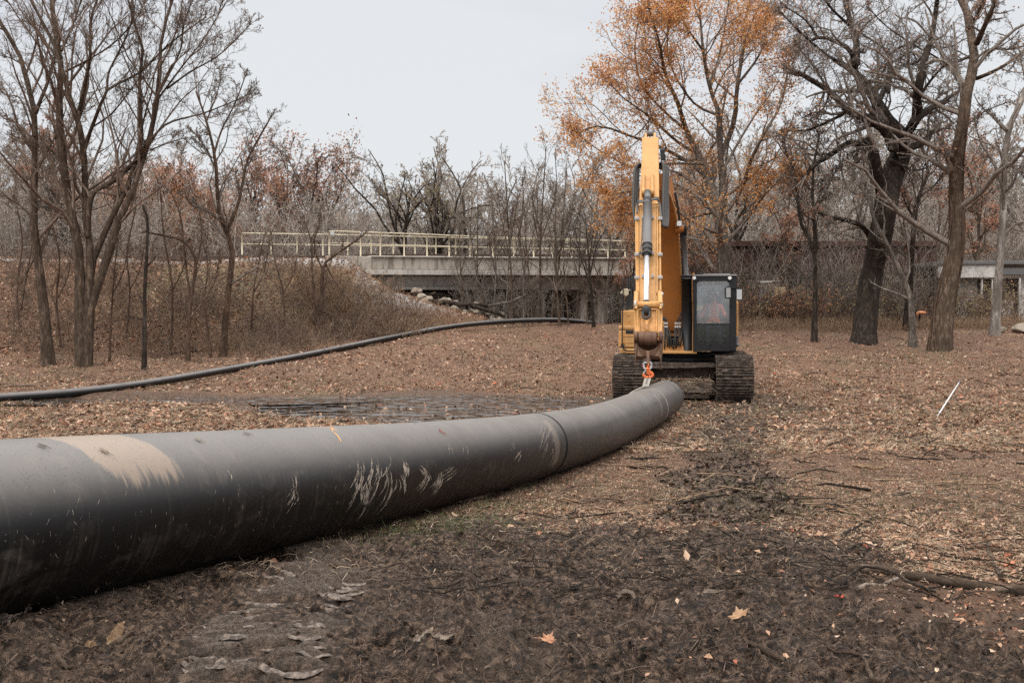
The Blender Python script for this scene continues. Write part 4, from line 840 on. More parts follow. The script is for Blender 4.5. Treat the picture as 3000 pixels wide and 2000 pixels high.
for nm, new, mg in (('cover_bolts', 'cover_bolt', True), ('hose_couplings', 'hose_coupling', True), ('pipe_clamp', 'pipe_clamp', True), ('pin_nut', 'pin_nut', True), ('pressed_rib', 'pressed_rib', True), ('boom_hoses', 'boom_hose', False), ('arm_hoses', 'arm_hose', False), ('steel_line', 'steel_line', True), ('hydraulic_pipe', 'hydraulic_pipe', False), ('pin_ear', 'pin_ear', True), ('cylinder_bracket', 'cylinder_bracket', True), ('boom_flange', 'boom_flange', True), ('boom_bracket', 'boom_bracket', True), ('carbody', 'carbody', True), ('side_window', 'side_window', True), ('eyes', 'eye', True), ('ears', 'ear', True), ('reflective_strip', 'reflective_strip', True), ('cab_lining', 'cab_lining', True)):
    split_part(nm, new, mg)
# ------------------------------------------------------------------ trees
def resample(pts, n):
    p = smooth_line(pts, 6) if len(pts) > 2 else np.array(pts, float)
    d = np.concatenate([[0], np.cumsum(np.linalg.norm(np.diff(p, axis=0), axis=1))]); s = np.linspace(0, d[-1], n)
    return np.stack([np.interp(s, d, p[:, k]) for k in range(3)], -1)
def grow(P, R, m, t0=.2, t1=1., lf=.45, ang=(30, 60), n=5, wig=.22, up=.05, rr=.55, taper=.3, rmin=.004, Labs=None, flat=0.):
    """children of B parents: P [B,k,3], R [B,k]"""
    B, k, _ = P.shape; L = np.linalg.norm(np.diff(P, axis=1), axis=2).sum(1)
    t = t0 + (t1 - t0) * (np.arange(m)[None] + rng.random((B, m))) / m; s = t * (k - 1); i = np.minimum(s.astype(int), k - 2); u = (s - i)[..., None]; bi = np.arange(B)[:, None]
    base_ = P[bi, i] * (1 - u) + P[bi, i + 1] * u; rad_ = R[bi, i] * (1 - u[..., 0]) + R[bi, i + 1] * u[..., 0]; tan_ = unit(P[bi, i + 1] - P[bi, i])
    v = rng.normal(size=tan_.shape); perp = unit(v - (v * tan_).sum(-1, keepdims=True) * tan_); a = np.radians(rng.uniform(ang[0], ang[1], t.shape))[..., None]
    d = unit(tan_ * np.cos(a) + perp * np.sin(a)); ln = (Labs if Labs is not None else L[:, None] * lf) * (1.15 - .7 * t) * rng.uniform(.55, 1.3, t.shape)
    base_, d, ln, rad_ = base_.reshape(-1, 3), d.reshape(-1, 3), ln.reshape(-1), rad_.reshape(-1); out = [base_]; st = (ln / (n - 1))[:, None]
    for _ in range(n - 1):
        d = unit(d + rng.normal(size=d.shape) * wig + np.array([0, 0, up])); out.append(out[-1] + d * st)
    Q = np.stack(out, 1); r0 = np.maximum(rad_ * rr, rmin * 1.3); RR = np.maximum(r0[:, None] * np.linspace(1, taper, n)[None], rmin)
    return Q, RR
def leaves_at(Q, per, size, spread, mat, m, asp=.6, droop=0., frac=1.):
    ends = Q[:, 1:].reshape(-1, 3)
    if frac < 1: ends = ends[rng.random(len(ends)) < frac]
    if per < 1: ends = ends[rng.random(len(ends)) < per]; per = 1
    c = np.repeat(ends, int(per), 0); c = c + rng.normal(size=c.shape) * spread; B = len(c)
    x = unit(rng.normal(size=(B, 3)) + [0, 0, droop]); y = unit(np.cross(x, rng.normal(size=(B, 3)))); s_ = (size * rng.uniform(.55, 1.3, B))[:, None]; z = np.cross(x, y)
    V = np.stack([c - x * s_, c + y * s_ * asp + z * s_ * .25, c + x * s_, c - y * s_ * asp + z * s_ * .25], 1)
    m.add(V.reshape(-1, 3), np.stack([np.arange(B) * 4 + k for k in range(4)], 1), mat, False)
ALLV = []
def tree(name, limbs, Y, label, cat='tree', group=None, mats=('bark_brown', 'twig_brown'), levels=((9, .35), (6, .4), (5, .5)), leaf=None, rmin=.006, kw=None, wob=.5, up=.05, ang=(25, 55), roots=True, t0=.25, wig=.2, basez=True):
    """limbs: list of ([(px,py[,dY])...], w0px, w1px). Traced axes get real depth from dY and random sway."""
    mb = MB(); Ps = []; Rs = []; sway = {}
    if name == 'bare_tree' and Y < 31: limbs = [(a_, b_ * .84, c_ * .84) for a_, b_, c_ in limbs]
    ph = rng.uniform(0, 6, 4); first = None
    for li, (pts, w0, w1) in enumerate(limbs):
        out = []
        for (q) in pts:
            dy = q[2] if len(q) > 2 else 0
            k_ = (q[0], q[1])
            if k_ not in sway:
                hgt = max(0, 1000 - q[1]) / 1000; sway[k_] = dy + wob * hgt * (sin(q[0] * .013 + q[1] * .006 + ph[0]) + .8 * sin(q[0] * .021 - q[1] * .011 + ph[1] + li))
            out.append(at(q[0], q[1], Y + sway[k_]))
        if first is None:
            first = out[0].copy(); gz = float(T(first[0], first[1])); out[0][2] = gz - .12
        P = resample(out, 14); s = np.linspace(0, 1, 14); R = .5 * (w0 + (w1 - w0) * s ** .8) * Y / F
        if li == 0 and roots: R = R * (1 + .35 * np.exp(-s * 14))
        R = R * (1 + .05 * rng.normal(size=14)); Ps.append(P); Rs.append(np.maximum(R, rmin))
        mb.tubes(P, Ps[0][:, 0] * 0 + Rs[-1], 10 if w0 > 14 else 7)
        if li and Rs[-1][0] > .05: mb.ball(P[0], Rs[-1][0] * .99, 0, 10, 7)
        if w1 > 25: mb.ball(P[-1], Rs[-1][-1] * 1.02, 0, 12, 8, (1, 1, 1.1), .04)
    P = np.stack(Ps); R = np.stack(Rs); cr_ = MB(); org = first * [1, 1, 0] + [0, 0, gz]
    skip = 1 if (len(limbs) > 1 and limbs[0][1] > 25 and limbs[0][2] > 25) else 0
    p, r = P[skip:], R[skip:]
    Lmin = None
    allq = []
    for lv, (m_, lf) in enumerate(levels):
        q, rq = grow(p, r, m_, t0 if lv == 0 else .12, 1., lf, ang, 6 if lv < 2 else 4, wig * (1 + .15 * lv), up, .50 if lv < 2 else .6, .3, rmin)
        if lv == 0: # tips continue
            tq, tr_ = grow(p, r, 2, .93, 1., lf * .7, (5, 25), 6, .12, up, .85, .25, rmin); q = np.concatenate([q, tq]); rq = np.concatenate([rq, tr_])
        cr_.tubes(q, rq, 5 if lv == 0 else 3); allq.append(q); p, r = q, rq
    if leaf:
        ml, per, size, spread = leaf[:4]; fr_ = leaf[4] if len(leaf) > 4 else 1.; leaves_at(allq[-1], per, size, spread, 1, cr_, frac=fr_)
        if len(leaf) > 5: leaves_at(allq[-2], leaf[5], size, spread, 1, cr_)
    root = empty(name, org); tag(root, label, cat, group)
    def sh(b): b.V = [v - org for v in b.V]; return b
    sh(mb).build('trunk', M[mats[0]], root); sh(cr_).build('crown', [M[mats[1]]] + ([M[leaf[0]]] if leaf else []), root)
    return root
BR = ('bark_brown', 'twig_brown'); GR = ('bark_grey', 'twig_grey'); DK = ('bark_dark', 'twig_dark')
# left, big multi-stemmed tree
tree('bare_tree', [([(243, 1092), (236, 923), (232, 757), (215, 654), (195, 550, .2), (187, 497), (176, 383), (174, 268), (180, 153), (160, 95), (150, -40)], 44, 14),
    ([(252, 1088), (257, 923), (265, 757), (253, 654), (249, 550), (245, 440), (226, 344), (191, 249), (176, 184), (157, 126), (126, 69), (80, -20)], 38, 9),
    ([(256, 1090), (265, 902), (307, 782), (344, 658), (375, 600), (421, 459), (444, 383), (459, 306), (467, 230), (467, 161), (482, 77), (515, -30)], 38, 8),
    ([(254, 1000), (265, 800), (290, 724), (323, 645), (373, 550), (395, 480), (413, 421), (413, 344), (409, 230), (421, 165), (406, 96), (383, 38), (370, -20)], 30, 6),
    ([(258, 690), (268, 574), (325, 536), (383, 486), (420, 440)], 22, 13),
    ([(230, 337), (249, 249), (264, 172), (264, 115), (268, 50), (292, -20)], 15, 7),
    ([(249, 432), (268, 375), (291, 318), (314, 264), (409, 214), (471, 153), (520, 110), (605, 50)], 14, 4),
    ([(314, 264), (318, 214), (344, 161), (375, 96), (390, 38), (388, -30)], 9, 4),
    ([(192, 210), (250, 180), (330, 130), (395, 60), (430, 0)], 8, 3), ([(467, 268), (528, 149), (536, 77), (560, 10)], 10, 4),
    ([(444, 406), (494, 360), (605, 329), (735, 275)], 9, 2.5), ([(490, 260), (559, 210), (643, 161), (735, 70)], 8, 3), ([(456, 300), (530, 200), (600, 110), (660, 10)], 8, 3),
    ([(187, 497), (150, 440), (100, 420), (40, 400)], 8, 3), ([(180, 150), (215, 70), (235, 10), (250, -30)], 9, 4), ([(268, 375), (330, 330), (400, 240), (425, 190)], 7, 3), ([(440, 440), (520, 410), (600, 395)], 6, 2)],
    30.3, 'tall bare tree with several brown stems rising from one base on the left', mats=('bark_brown', 'twig_brown'), levels=((12, .38), (6, .52), (4, .6), (3, .6)), wob=.6, up=.10, ang=(18, 42), rmin=.0042, t0=.3)
tree('bare_tree', [([(143, 1095), (130, 920), (112, 760), (97, 640), (101, 540), (103, 440), (102, 380), (98, 310), (80, 240), (66, 183), (30, 110), (0, 75), (-30, 20)], 38, 12),
    ([(106, 330), (120, 290), (140, 240), (165, 150), (175, 110)], 14, 7), ([(103, 420), (60, 370), (0, 340)], 8, 3), ([(97, 640), (50, 595), (-20, 560)], 7, 3), ([(66, 190), (30, 170), (-10, 160)], 6, 3),
    ([(112, 740), (80, 800), (64, 900)], 6, 3), ([(140, 240), (120, 150), (60, 60), (20, 0)], 7, 3), ([(101, 400), (60, 290), (20, 280), (-20, 240)], 7, 3)],
    30.8, 'single bare trunk leaning slightly, nearest the left edge', mats=('bark_brown', 'twig_brown'), levels=((12, .38), (6, .5), (5, .55), (3, .6)), ang=(20, 50), rmin=.0042)
tree('dead_stem', [([(422, 1062), (424, 960), (424, 850), (430, 740), (432, 640), (418, 602)], 15, 7), ([(430, 780), (446, 765), (456, 748)], 6, 3)], 29.6, 'thin dark dead stem with a broken top beside the many-stemmed tree', mats=DK, levels=((3, .12), (2, .3)), rmin=.006)
tree('sapling', [([(548, 1022), (556, 900), (572, 800), (570, 745), (535, 705), (480, 690), (425, 680)], 16, 5), ([(560, 880), (545, 780), (530, 640), (500, 560)], 8, 4), ([(572, 790), (590, 700), (585, 620)], 7, 3)], 31.8, 'brown sapling whose top arches over to the left', mats=('bark_red', 'twig_brown'), levels=((9, .3), (6, .4), (4, .5)), rmin=.0055)
tree('bare_tree', [([(652, 972), (664, 900), (679, 771), (680, 730), (665, 675), (645, 635), (636, 560), (634, 500), (628, 448), (605, 356), (574, 268)], 22, 5),
    ([(666, 675), (700, 590), (722, 480), (750, 420), (790, 350)], 12, 4), ([(628, 448), (650, 380), (690, 300), (720, 220)], 7, 3), ([(660, 660), (610, 620), (560, 600), (540, 560)], 8, 3), ([(634, 500), (600, 430), (560, 380)], 6, 3), ([(605, 356), (640, 260), (650, 200)], 5, 2)],
    33.2, 'slender forked bare tree standing on the slope between the sapling and the yellow railing', mats=('bark_red', 'twig_grey'), levels=((11, .38), (6, .5), (5, .5), (2, .6)), rmin=.005)
tree('bare_tree', [([(935, 952), (943, 870), (945, 790), (960, 762), (1000, 735), (1062, 690)], 17, 5), ([(930, 945), (922, 860), (914, 780), (912, 710), (890, 640)], 10, 4), ([(955, 775), (985, 830), (1040, 900)], 6, 3), ([(945, 790), (925, 740), (920, 690)], 6, 3), ([(912, 720), (935, 660), (940, 600)], 6, 3)],
    38.2, 'short reddish brown tree with low forks in front of the yellow railing', mats=('bark_red', 'twig_brown'), levels=((8, .3), (5, .4), (4, .5)), rmin=.007)
for k, (x, y, Y, tops, lab) in enumerate(((320, 1050, 31.6, ((330, 860), (345, 700)), 'thin crooked sapling behind the dark dead stem'), (500, 1015, 33.5, ((505, 850), (480, 690), (470, 560)), 'thin upright sapling left of the arching sapling'),
      (735, 985, 35.5, ((742, 860), (760, 760), (775, 690)), 'low leaning sapling right of the slender forked tree'), (835, 968, 37, ((830, 860), (805, 760), (790, 660)), 'twiggy sapling below the left end of the yellow railing'),
      (620, 1000, 33, ((600, 880), (610, 780), (590, 690)), 'scraggly sapling at the foot of the slender forked tree'), (60, 1010, 34, ((50, 850), (65, 700), (40, 560)), 'thin sapling on the leaf covered slope at the left edge'),
      (180, 1030, 33, ((165, 880), (175, 760), (150, 640)), 'thin sapling between the two big left trunks'), (370, 985, 34.5, ((380, 850), (372, 740), (400, 600)), 'twiggy sapling on the slope behind the dark dead stem'))):
    tree('sapling', [([(x, y)] + list(tops), 8, 3), ([(tops[0][0], tops[0][1]), (tops[0][0] + 30, tops[0][1] - 60), (tops[0][0] + 45, tops[0][1] - 140)], 4, 2)], Y, lab, mats=('bark_red', 'twig_brown'), levels=((9, .4), (5, .45), (4, .5)), rmin=.005, ang=(20, 50), group='saplings on the slope')

# right side
tree('maple_tree', [([(2122, 958), (2122, 860), (2120, 760), (2112, 660), (2095, 590), (2072, 520), (2045, 450)], 46, 22),
    ([(2112, 660), (2118, 560), (2110, 450), (2108, 340), (2080, 260), (2060, 150), (2050, 30)], 26, 6), ([(2045, 450), (2010, 380), (1985, 300), (1950, 220), (1930, 120), (1900, 20)], 18, 5),
    ([(2072, 520), (2010, 470), (1930, 430), (1850, 400), (1760, 370), (1700, 385)], 14, 4), ([(2095, 590), (2020, 560), (1940, 550), (1860, 560), (1780, 570)], 12, 3), ([(2110, 460), (2150, 360), (2160, 250), (2180, 130), (2190, 20)], 18, 5),
    ([(2112, 640), (2170, 560), (2200, 470), (2240, 390), (2290, 300), (2310, 200)], 16, 4), ([(2120, 720), (2190, 640), (2250, 560), (2310, 510)], 12, 3), ([(2045, 450), (1990, 420), (1900, 340), (1830, 290), (1790, 250)], 12, 3),
    ([(2010, 380), (1950, 330), (1880, 250), (1860, 150), (1870, 60)], 10, 3), ([(2080, 260), (2110, 150), (2130, 40), (2140, -40)], 10, 3), ([(2060, 480), (1960, 480), (1860, 490), (1770, 450), (1700, 400)], 9, 3), ([(2060, 150), (2000, 60), (1980, -20)], 8, 3), ([(2100, 620), (2000, 640), (1900, 640), (1820, 620)], 9, 3),
    ([(2108, 340), (2030, 300), (1960, 180), (1960, 60)], 9, 3), ([(2160, 250), (2230, 150), (2250, 40)], 9, 3)],
    40, 'tall maple tree with orange autumn leaves rising behind the excavator', mats=('bark_grey', 'twig_grey'), levels=((12, .42), (7, .45), (5, .5)), leaf=('leaf_orange', 2, .046, .16, .85, 1), rmin=.006, wob=2.2, ang=(25, 58), t0=.25)
tree('oak_tree', [([(2530, 958), (2542, 870), (2560, 780), (2580, 690), (2596, 600), (2612, 520), (2640, 450)], 66, 62),
    ([(2640, 450), (2640, 400), (2590, 340), (2552, 270), (2506, 215), (2465, 185)], 54, 16), ([(2506, 215), (2494, 153), (2448, 122), (2395, 111), (2334, 153)], 18, 7), ([(2571, 306), (2594, 250), (2605, 160), (2510, 90)], 16, 6), ([(2506, 185), (2510, 134), (2498, 88), (2483, 30), (2479, -20)], 26, 14),
    ([(2616, 430), (2590, 375), (2532, 345), (2487, 325), (2430, 268), (2380, 237), (2334, 210)], 36, 12), ([(2650, 400), (2686, 344), (2686, 287), (2697, 230), (2709, 172), (2728, 115), (2740, 46), (2748, -20)], 32, 12), ([(2678, 356), (2716, 325), (2762, 298), (2820, 260)], 22, 8),
    ([(2663, 433), (2705, 417), (2732, 387), (2778, 375)], 24, 6), ([(2602, 268), (2609, 214), (2605, 165), (2640, 138), (2686, 119)], 12, 5), ([(2590, 600), (2563, 459), (2552, 413), (2517, 421), (2479, 421), (2437, 452), (2380, 490), (2349, 535)], 40, 8),
    ([(2556, 705), (2530, 665), (2480, 645), (2420, 632), (2360, 600)], 22, 5), ([(2465, 185), (2420, 160), (2350, 100), (2290, 40)], 12, 4), ([(2487, 325), (2440, 350), (2370, 380), (2300, 385)], 12, 4), ([(2494, 80), (2440, 30), (2400, -20)], 10, 4), ([(2686, 290), (2740, 220), (2790, 170)], 10, 4), ([(2430, 268), (2380, 190), (2330, 130)], 10, 4), ([(2609, 470), (2680, 500), (2740, 480)], 12, 4), ([(2395, 111), (2360, 60), (2300, 20)], 8, 3)],
    37, 'massive dark oak with crooked spreading limbs to the right of the cab', mats=('bark_dark', 'twig_grey'), levels=((12, .42), (7, .5), (5, .5), (2, .6)), leaf=('leaf_rust', .03, .05, .05), rmin=.0055, wob=2.0, ang=(30, 65), wig=.30, t0=.2, up=.02)
tree('vine_tree', [([(2752, 965), (2770, 880), (2790, 800), (2803, 700), (2805, 600), (2800, 500), (2818, 380), (2832, 268), (2854, 190), (2850, 134), (2838, 76), (2828, 20), (2800, -30)], 52, 18),
    ([(2862, 126), (2885, 76), (2908, 23), (2920, -20)], 18, 10), ([(2862, 230), (2910, 210), (2960, 180), (3020, 130)], 12, 6), ([(2790, 500), (2765, 440), (2762, 400)], 14, 8), ([(2832, 268), (2760, 180), (2690, 140), (2600, 80), (2540, 20)], 8, 3), ([(2850, 180), (2900, 145), (2960, 145), (3020, 130)], 9, 4), ([(2806, 640), (2850, 600), (2900, 560)], 8, 3), ([(2840, 80), (2880, 10)], 9, 5), ([(2818, 380), (2880, 330), (2950, 300)], 8, 3)],
    35, 'tall brown tree wrapped in climbing vines with a curved trunk near the right edge', mats=('bark_tan', 'twig_grey'), levels=((12, .32), (7, .48), (5, .5), (2, .6)), leaf=('leaf_rust', .03, .05, .1), rmin=.0055, wob=1.2, ang=(30, 65))
tree('sycamore_tree', [([(2913, 962), (2922, 860), (2930, 750), (2938, 640), (2940, 574), (2942, 480), (2948, 400), (2955, 372), (2981, 325), (3005, 262), (3030, 200)], 26, 13), ([(2952, 380), (2920, 350), (2900, 330)], 7, 3), ([(2960, 560), (2980, 510), (3020, 480)], 8, 3), ([(2942, 480), (2990, 500), (3030, 540)], 6, 3)],
    38.5, 'pale barked slim sycamore at the right edge', mats=('bark_pale', 'twig_grey'), levels=((11, .34), (6, .48), (5, .5), (2, .6)), rmin=.0055)
tree('leaning_tree', [([(2676, 962), (2670, 900), (2664, 861), (2640, 800), (2620, 760), (2590, 700), (2565, 655), (2553, 613), (2543, 570), (2520, 550), (2500, 525)], 22, 8), ([(2553, 613), (2552, 520), (2545, 440), (2545, 380), (2556, 300)], 11, 4), ([(2543, 570), (2490, 560), (2470, 520), (2450, 400), (2440, 330)], 8, 3)],
    36, 'smooth grey trunk leaning left across the foot of the dark oak', mats=('bark_grey', 'twig_grey'), levels=((10, .3), (6, .42), (4, .5)), rmin=.006)
tree('twin_tree', [([(2386, 928), (2388, 782), (2378, 716), (2350, 665), (2338, 600), (2332, 520), (2300, 440)], 17, 6), ([(2390, 735), (2384, 640), (2380, 560), (2385, 480), (2400, 400)], 12, 5), ([(2380, 640), (2420, 560), (2450, 500)], 6, 3)],
    37.5, 'slim blackish tree forked low, left of the massive oak', mats=DK, levels=((12, .42), (7, .48), (5, .5), (2, .6)), leaf=('leaf_rust', .04, .05, .06), rmin=.0055)
tree('bare_tree', [([(2655, 960), (2666, 850), (2672, 740), (2680, 640), (2690, 580), (2720, 500), (2700, 430)], 22, 8), ([(2680, 640), (2660, 610), (2640, 560)], 8, 3), ([(2690, 580), (2740, 540), (2780, 480)], 8, 3)], 41, 'crooked dark tree between the oak and the vine covered tree', mats=DK, levels=((12, .42), (7, .48), (5, .5)), leaf=('leaf_rust', .12, .055, .08), rmin=.0055)
vt = [o for o in bpy.data.objects if o.name.startswith('vine_tree')][0]; m = MB(); cl_ = np.array([at(x, y, 35) for x, y in ((2760, 960), (2790, 800), (2803, 700), (2805, 600), (2800, 500), (2818, 380), (2832, 268), (2854, 190))]); cl_ = resample(list(cl_), 60)
tv = [c for c in vt.children if c.name.startswith('trunk')][0]; co_ = np.zeros(len(tv.data.vertices) * 3); tv.data.vertices.foreach_get('co', co_); ring0 = co_.reshape(-1, 3)[:140].reshape(14, 10, 3) + np.array(vt.location); cc_ = ring0.mean(1); rr_ = np.linalg.norm(ring0 - cc_[:, None], axis=2).mean(1)
for k in range(9):
    n_ = 50; s = np.linspace(0, rng.uniform(5, 12.9), n_); c = np.stack([np.interp(s, np.arange(14), cc_[:, j]) for j in range(3)], -1); r = np.interp(s, np.arange(14), rr_) * rng.uniform(1.0, 1.12); a = rng.uniform(0, 6.28) + s * rng.uniform(-.35, .35) + .5 * np.sin(s * 1.3 + k)
    m.tubes(np.stack([c[:, 0] + r * np.cos(a), c[:, 1] + r * np.sin(a), c[:, 2]], -1) - np.array(vt.location), np.linspace(.045, .018, n_) * rng.uniform(.5, 1.2), 6)
m.build('climbing_vines', M['bark_red'], vt)
# saplings and thickets in front of the bridge
sp_list = [(1352, 930, 44.4, 1345, 640, 6), (1447, 938, 44, 1440, 560, 7), (1500, 938, 43.6, 1478, 470, 9), (1535, 940, 43.2, 1545, 590, 7), (1580, 940, 43.8, 1600, 430, 9), (1640, 945, 43, 1625, 560, 7), (1690, 945, 44, 1700, 600, 7), (1740, 948, 42.5, 1715, 640, 10), (1775, 950, 43, 1790, 690, 7), (1412, 935, 44.2, 1400, 600, 6),
   (1475, 940, 43.2, 1500, 620, 5), (1560, 940, 43.4, 1530, 520, 5), (1612, 944, 43.8, 1660, 500, 6), (1666, 944, 43, 1650, 640, 5), (1720, 946, 43.4, 1755, 560, 6)]
lb = ['pale thin sapling nearest the abutment below the yellow railing', 'second sapling from the abutment, rising past the bridge beam', 'tall leaning sapling before the bridge', 'grey sapling in front of the joint between two bridge beams', 'tallest slender tree in the thicket before the bridge', 'straight pale sapling left of the dark forked stem', 'bushy sapling in front of the bridge piers', 'blackish forked stem just left of the excavator', 'thin sapling touching the left side of the excavator', 'short sapling above the fallen log',
  'short crooked sapling amid the bridge thicket', 'fine twigged sapling crossing the yellow railing', 'slanting sapling right of the tallest slender tree', 'low bushy sapling by the far end of the thin pipe', 'upright sapling between the forked stem and the piers']
for (x, y, Y, xt, yt, w), l_ in zip(sp_list, lb):
    mx_ = (x * .55 + xt * .45) + rng.uniform(-12, 12); my = y * .55 + yt * .45
    tree('sapling', [([(x, y), ((x + mx_) / 2 + rng.uniform(-5, 5), (y + my) / 2), (mx_, my), (xt, yt)], w, 2.5), ([(mx_, my), (mx_ + (xt - mx_) * .2 + rng.uniform(20, 50), (my + yt) / 2), (xt + rng.uniform(20, 70), yt + 30)], w * .5, 2), ([(mx_, my + 30), (mx_ - rng.uniform(15, 45), (my + yt) / 2 + 20), (xt - rng.uniform(20, 60), yt + 60)], w * .5, 2)], Y, l_,
         mats=DK if 'blackish' in l_ else (('bark_grey', 'twig_brown') if x % 2 else ('bark_tan', 'twig_grey')), levels=((8, .36), (5, .42), (4, .5)), rmin=.0055, ang=(20, 50), group='thicket of saplings in front of the bridge', wob=.8)

# free-standing models for the woods behind, each made once and copied
def proto(seed, H, style, leaf=None, rmin=.012, lv=((11, .42), (7, .45), (5, .5))):
    global rng
    keep = rng; rng = np.random.default_rng(seed); tk = MB(); cr_ = MB(); n = 9
    nt = {'oak': 1, 'vase': 3, 'upright': 1, 'clump': 4}[style]; P = []; R = []
    for k in range(nt):
        d = np.array([rng.uniform(-.25, .25), rng.uniform(-.25, .25), 1]) * (1 if nt > 1 else .4) + [0, 0, .6]; d = unit(d); pt = [np.array([0, 0, -.3])]
        fr = .50 if style == 'oak' else .95
        for i in range(n - 1): d = unit(d + rng.normal(size=3) * .10 + [0, 0, .03]); pt.append(pt[-1] + d * H * fr / (n - 1) * (1 if nt == 1 else rng.uniform(.8, 1)))
        P.append(pt); R.append(np.linspace(H * (.015 if style == 'oak' else .013), H * (.006 if style == 'oak' else .003), n) * (1 if nt == 1 else .7))
    P = np.array(P); R = np.array(R); tk.tubes(P, R, 8)
    q, r = grow(P, R, {'oak': 11, 'vase': 7, 'upright': 15, 'clump': 6}[style], .30 if style != 'oak' else .35, 1, 1.05 if style == 'oak' else (.34 if style == 'upright' else .45), (22, 62) if style == 'oak' else (22, 48), 8, .20 if style == 'oak' else .12, .06, .7, .3, rmin); tk.tubes(q, r, 5)
    for i, (m_, lf) in enumerate(lv):
        q, r = grow(q, r, m_ if i else 6, .15, 1, lf, (25, 60), 4, .22, .05, .6, .35, rmin); cr_.tubes(q, r, 3)
    if leaf: leaves_at(q, leaf[1], leaf[2], leaf[3], 1, cr_)
    rng = keep; return tk, cr_
def pobj(name, tk, cr_, mats, leaf=None):
    r = empty(name); tk.build('trunk', M[mats[0]], r); cr_.build('crown', [M[mats[1]]] + ([M[leaf[0]]] if leaf else []), r); return r
PR_ = {}
for key, args, mats in (('g1', (101, 12, 'upright', None), ('bark_grey', 'twig_haze')), ('g2', (102, 12, 'vase', None), ('bark_grey', 'twig_haze')), ('g3', (103, 12, 'clump', None), ('bark_tan', 'twig_haze')), ('oak', (104, 12, 'oak', ('leaf_olive', .10, .075, .12), .014, ((8, .42), (5, .45), (4, .5))), ('bark_dark', 'twig_grey')),
        ('bo', (108, 12, 'oak', None), ('bark_grey', 'twig_haze')), ('rust', (105, 12, 'clump', ('leaf_rust', .28, .075, .35)), ('bark_dark', 'twig_brown')), ('red', (106, 12, 'clump', ('leaf_red', .6, .075, .4)), ('bark_dark', 'twig_brown')), ('brown', (107, 12, 'upright', ('leaf_rust', .25, .09, .15)), ('bark_brown', 'twig_brown'))):
    tk, cr_ = proto(*args); PR_[key] = [tk, cr_, mats, args[3], None, float(np.percentile(np.vstack(cr_.V)[:, 2], 99.7))]
def place(key, px, top, Y, label, name='bare_tree', rz=None, zb_=None, wide=1., group=None):
    p = PR_[key]; X = (px - 1500) / F * Y; z0 = float(T(X, Y)) if zb_ is None else zb_; h = at(px, top, Y)[2] - z0
    if p[4] is None: r = pobj(name, p[0], p[1], p[2], p[3]); p[4] = r
    else:
        r = p[4].copy(); r.name = name; COL.objects.link(r)
        for c in list(p[4].children): d = c.copy(); COL.objects.link(d); d.parent = r
    s = h / p[5]; r.location = (X, Y, z0 - .05); r.scale = (s * wide, s * wide, s); r.rotation_euler = (0, 0, rng.uniform(0, 6.28) if rz is None else rz)
    tag(r, label, 'tree', group); return r
WB = 'trees behind the bridge and railway'
for a in (('bo', 1385, 345, 55, 'tallest bare grey tree in the middle, its crown standing above the bridge woods', 'bare_tree'), ('oak', 1165, 436, 53, 'dark limbed oak with sparse olive leaves beyond the yellow railing', 'oak_tree'), ('oak', 1285, 472, 54.5, 'dark spreading tree just right of the olive leaved oak', 'oak_tree'),
          ('rust', 860, 378, 56, 'round crowned tree with thin rust brown leaves behind the railing start', 'rust_tree'), ('rust', 960, 460, 58, 'rust leaved tree leaning towards the olive leaved oak', 'rust_tree'), ('rust', 760, 400, 60, 'rust tinted tree left of the round crowned rust tree', 'rust_tree'), ('red', 600, 545, 54, 'bright orange red tree behind the railway left of the railing', 'red_tree'),
          ('red', 470, 470, 60, 'orange brown tree glimpsed between the stems of the left tree', 'red_tree'), ('red', 340, 520, 62, 'red leaved tree low behind the many-stemmed tree', 'red_tree'), ('g1', 1010, 415, 57, 'slim bare tree between the rust crown and the olive oak', 'bare_tree'), ('bo', 1690, 400, 55, 'bare forked tree left of the orange maple', 'bare_tree'),
          ('g1', 1560, 420, 62, 'grey upright tree right of the tallest middle tree', 'bare_tree'), ('bo', 1500, 430, 57, 'bushy grey tree right behind the bridge railing', 'bare_tree'), ('g3', 1310, 520, 56, 'clumped grey tree behind the bridge beside the spreading tree', 'bare_tree'), ('g1', 60, 250, 52, 'tall dense grey tree at the left edge behind the railway', 'bare_tree'),
          ('brown', 210, 300, 54, 'brown twiggy tree behind the two big left trunks', 'bare_tree'), ('bo', 330, 370, 55, 'bare vase shaped tree behind the right stems of the left tree', 'bare_tree'), ('brown', -60, 330, 50, 'brown twiggy tree cut by the left edge', 'bare_tree'), ('g1', 450, 420, 66, 'thin grey tree far behind the arching sapling', 'bare_tree'),
          ('bo', 2200, 330, 56, 'bare grey tree behind the orange maple', 'bare_tree'), ('brown', 2270, 420, 50, 'brown leaved tree between the maple and the blackish forked tree', 'bare_tree'), ('g1', 2440, 380, 58, 'bare tree behind the left limbs of the oak', 'bare_tree'), ('g3', 2720, 380, 55, 'clumped bare tree behind the vine covered tree', 'bare_tree'),
          ('brown', 2880, 330, 52, 'brown twiggy tree between vine tree and sycamore', 'bare_tree'), ('bo', 3010, 300, 55, 'grey tree behind the sycamore at the right edge', 'bare_tree'), ('g1', 2600, 420, 62, 'slim grey tree behind the oak trunk', 'bare_tree'), ('brown', 1840, 560, 48, 'brown leaved tree immediately left of the excavator arm', 'bare_tree'), ('brown', 2010, 520, 47, 'brown leaved tree behind the cab', 'bare_tree')):
    place(a[0], a[1], a[2], a[3], a[4], a[5], group=WB)
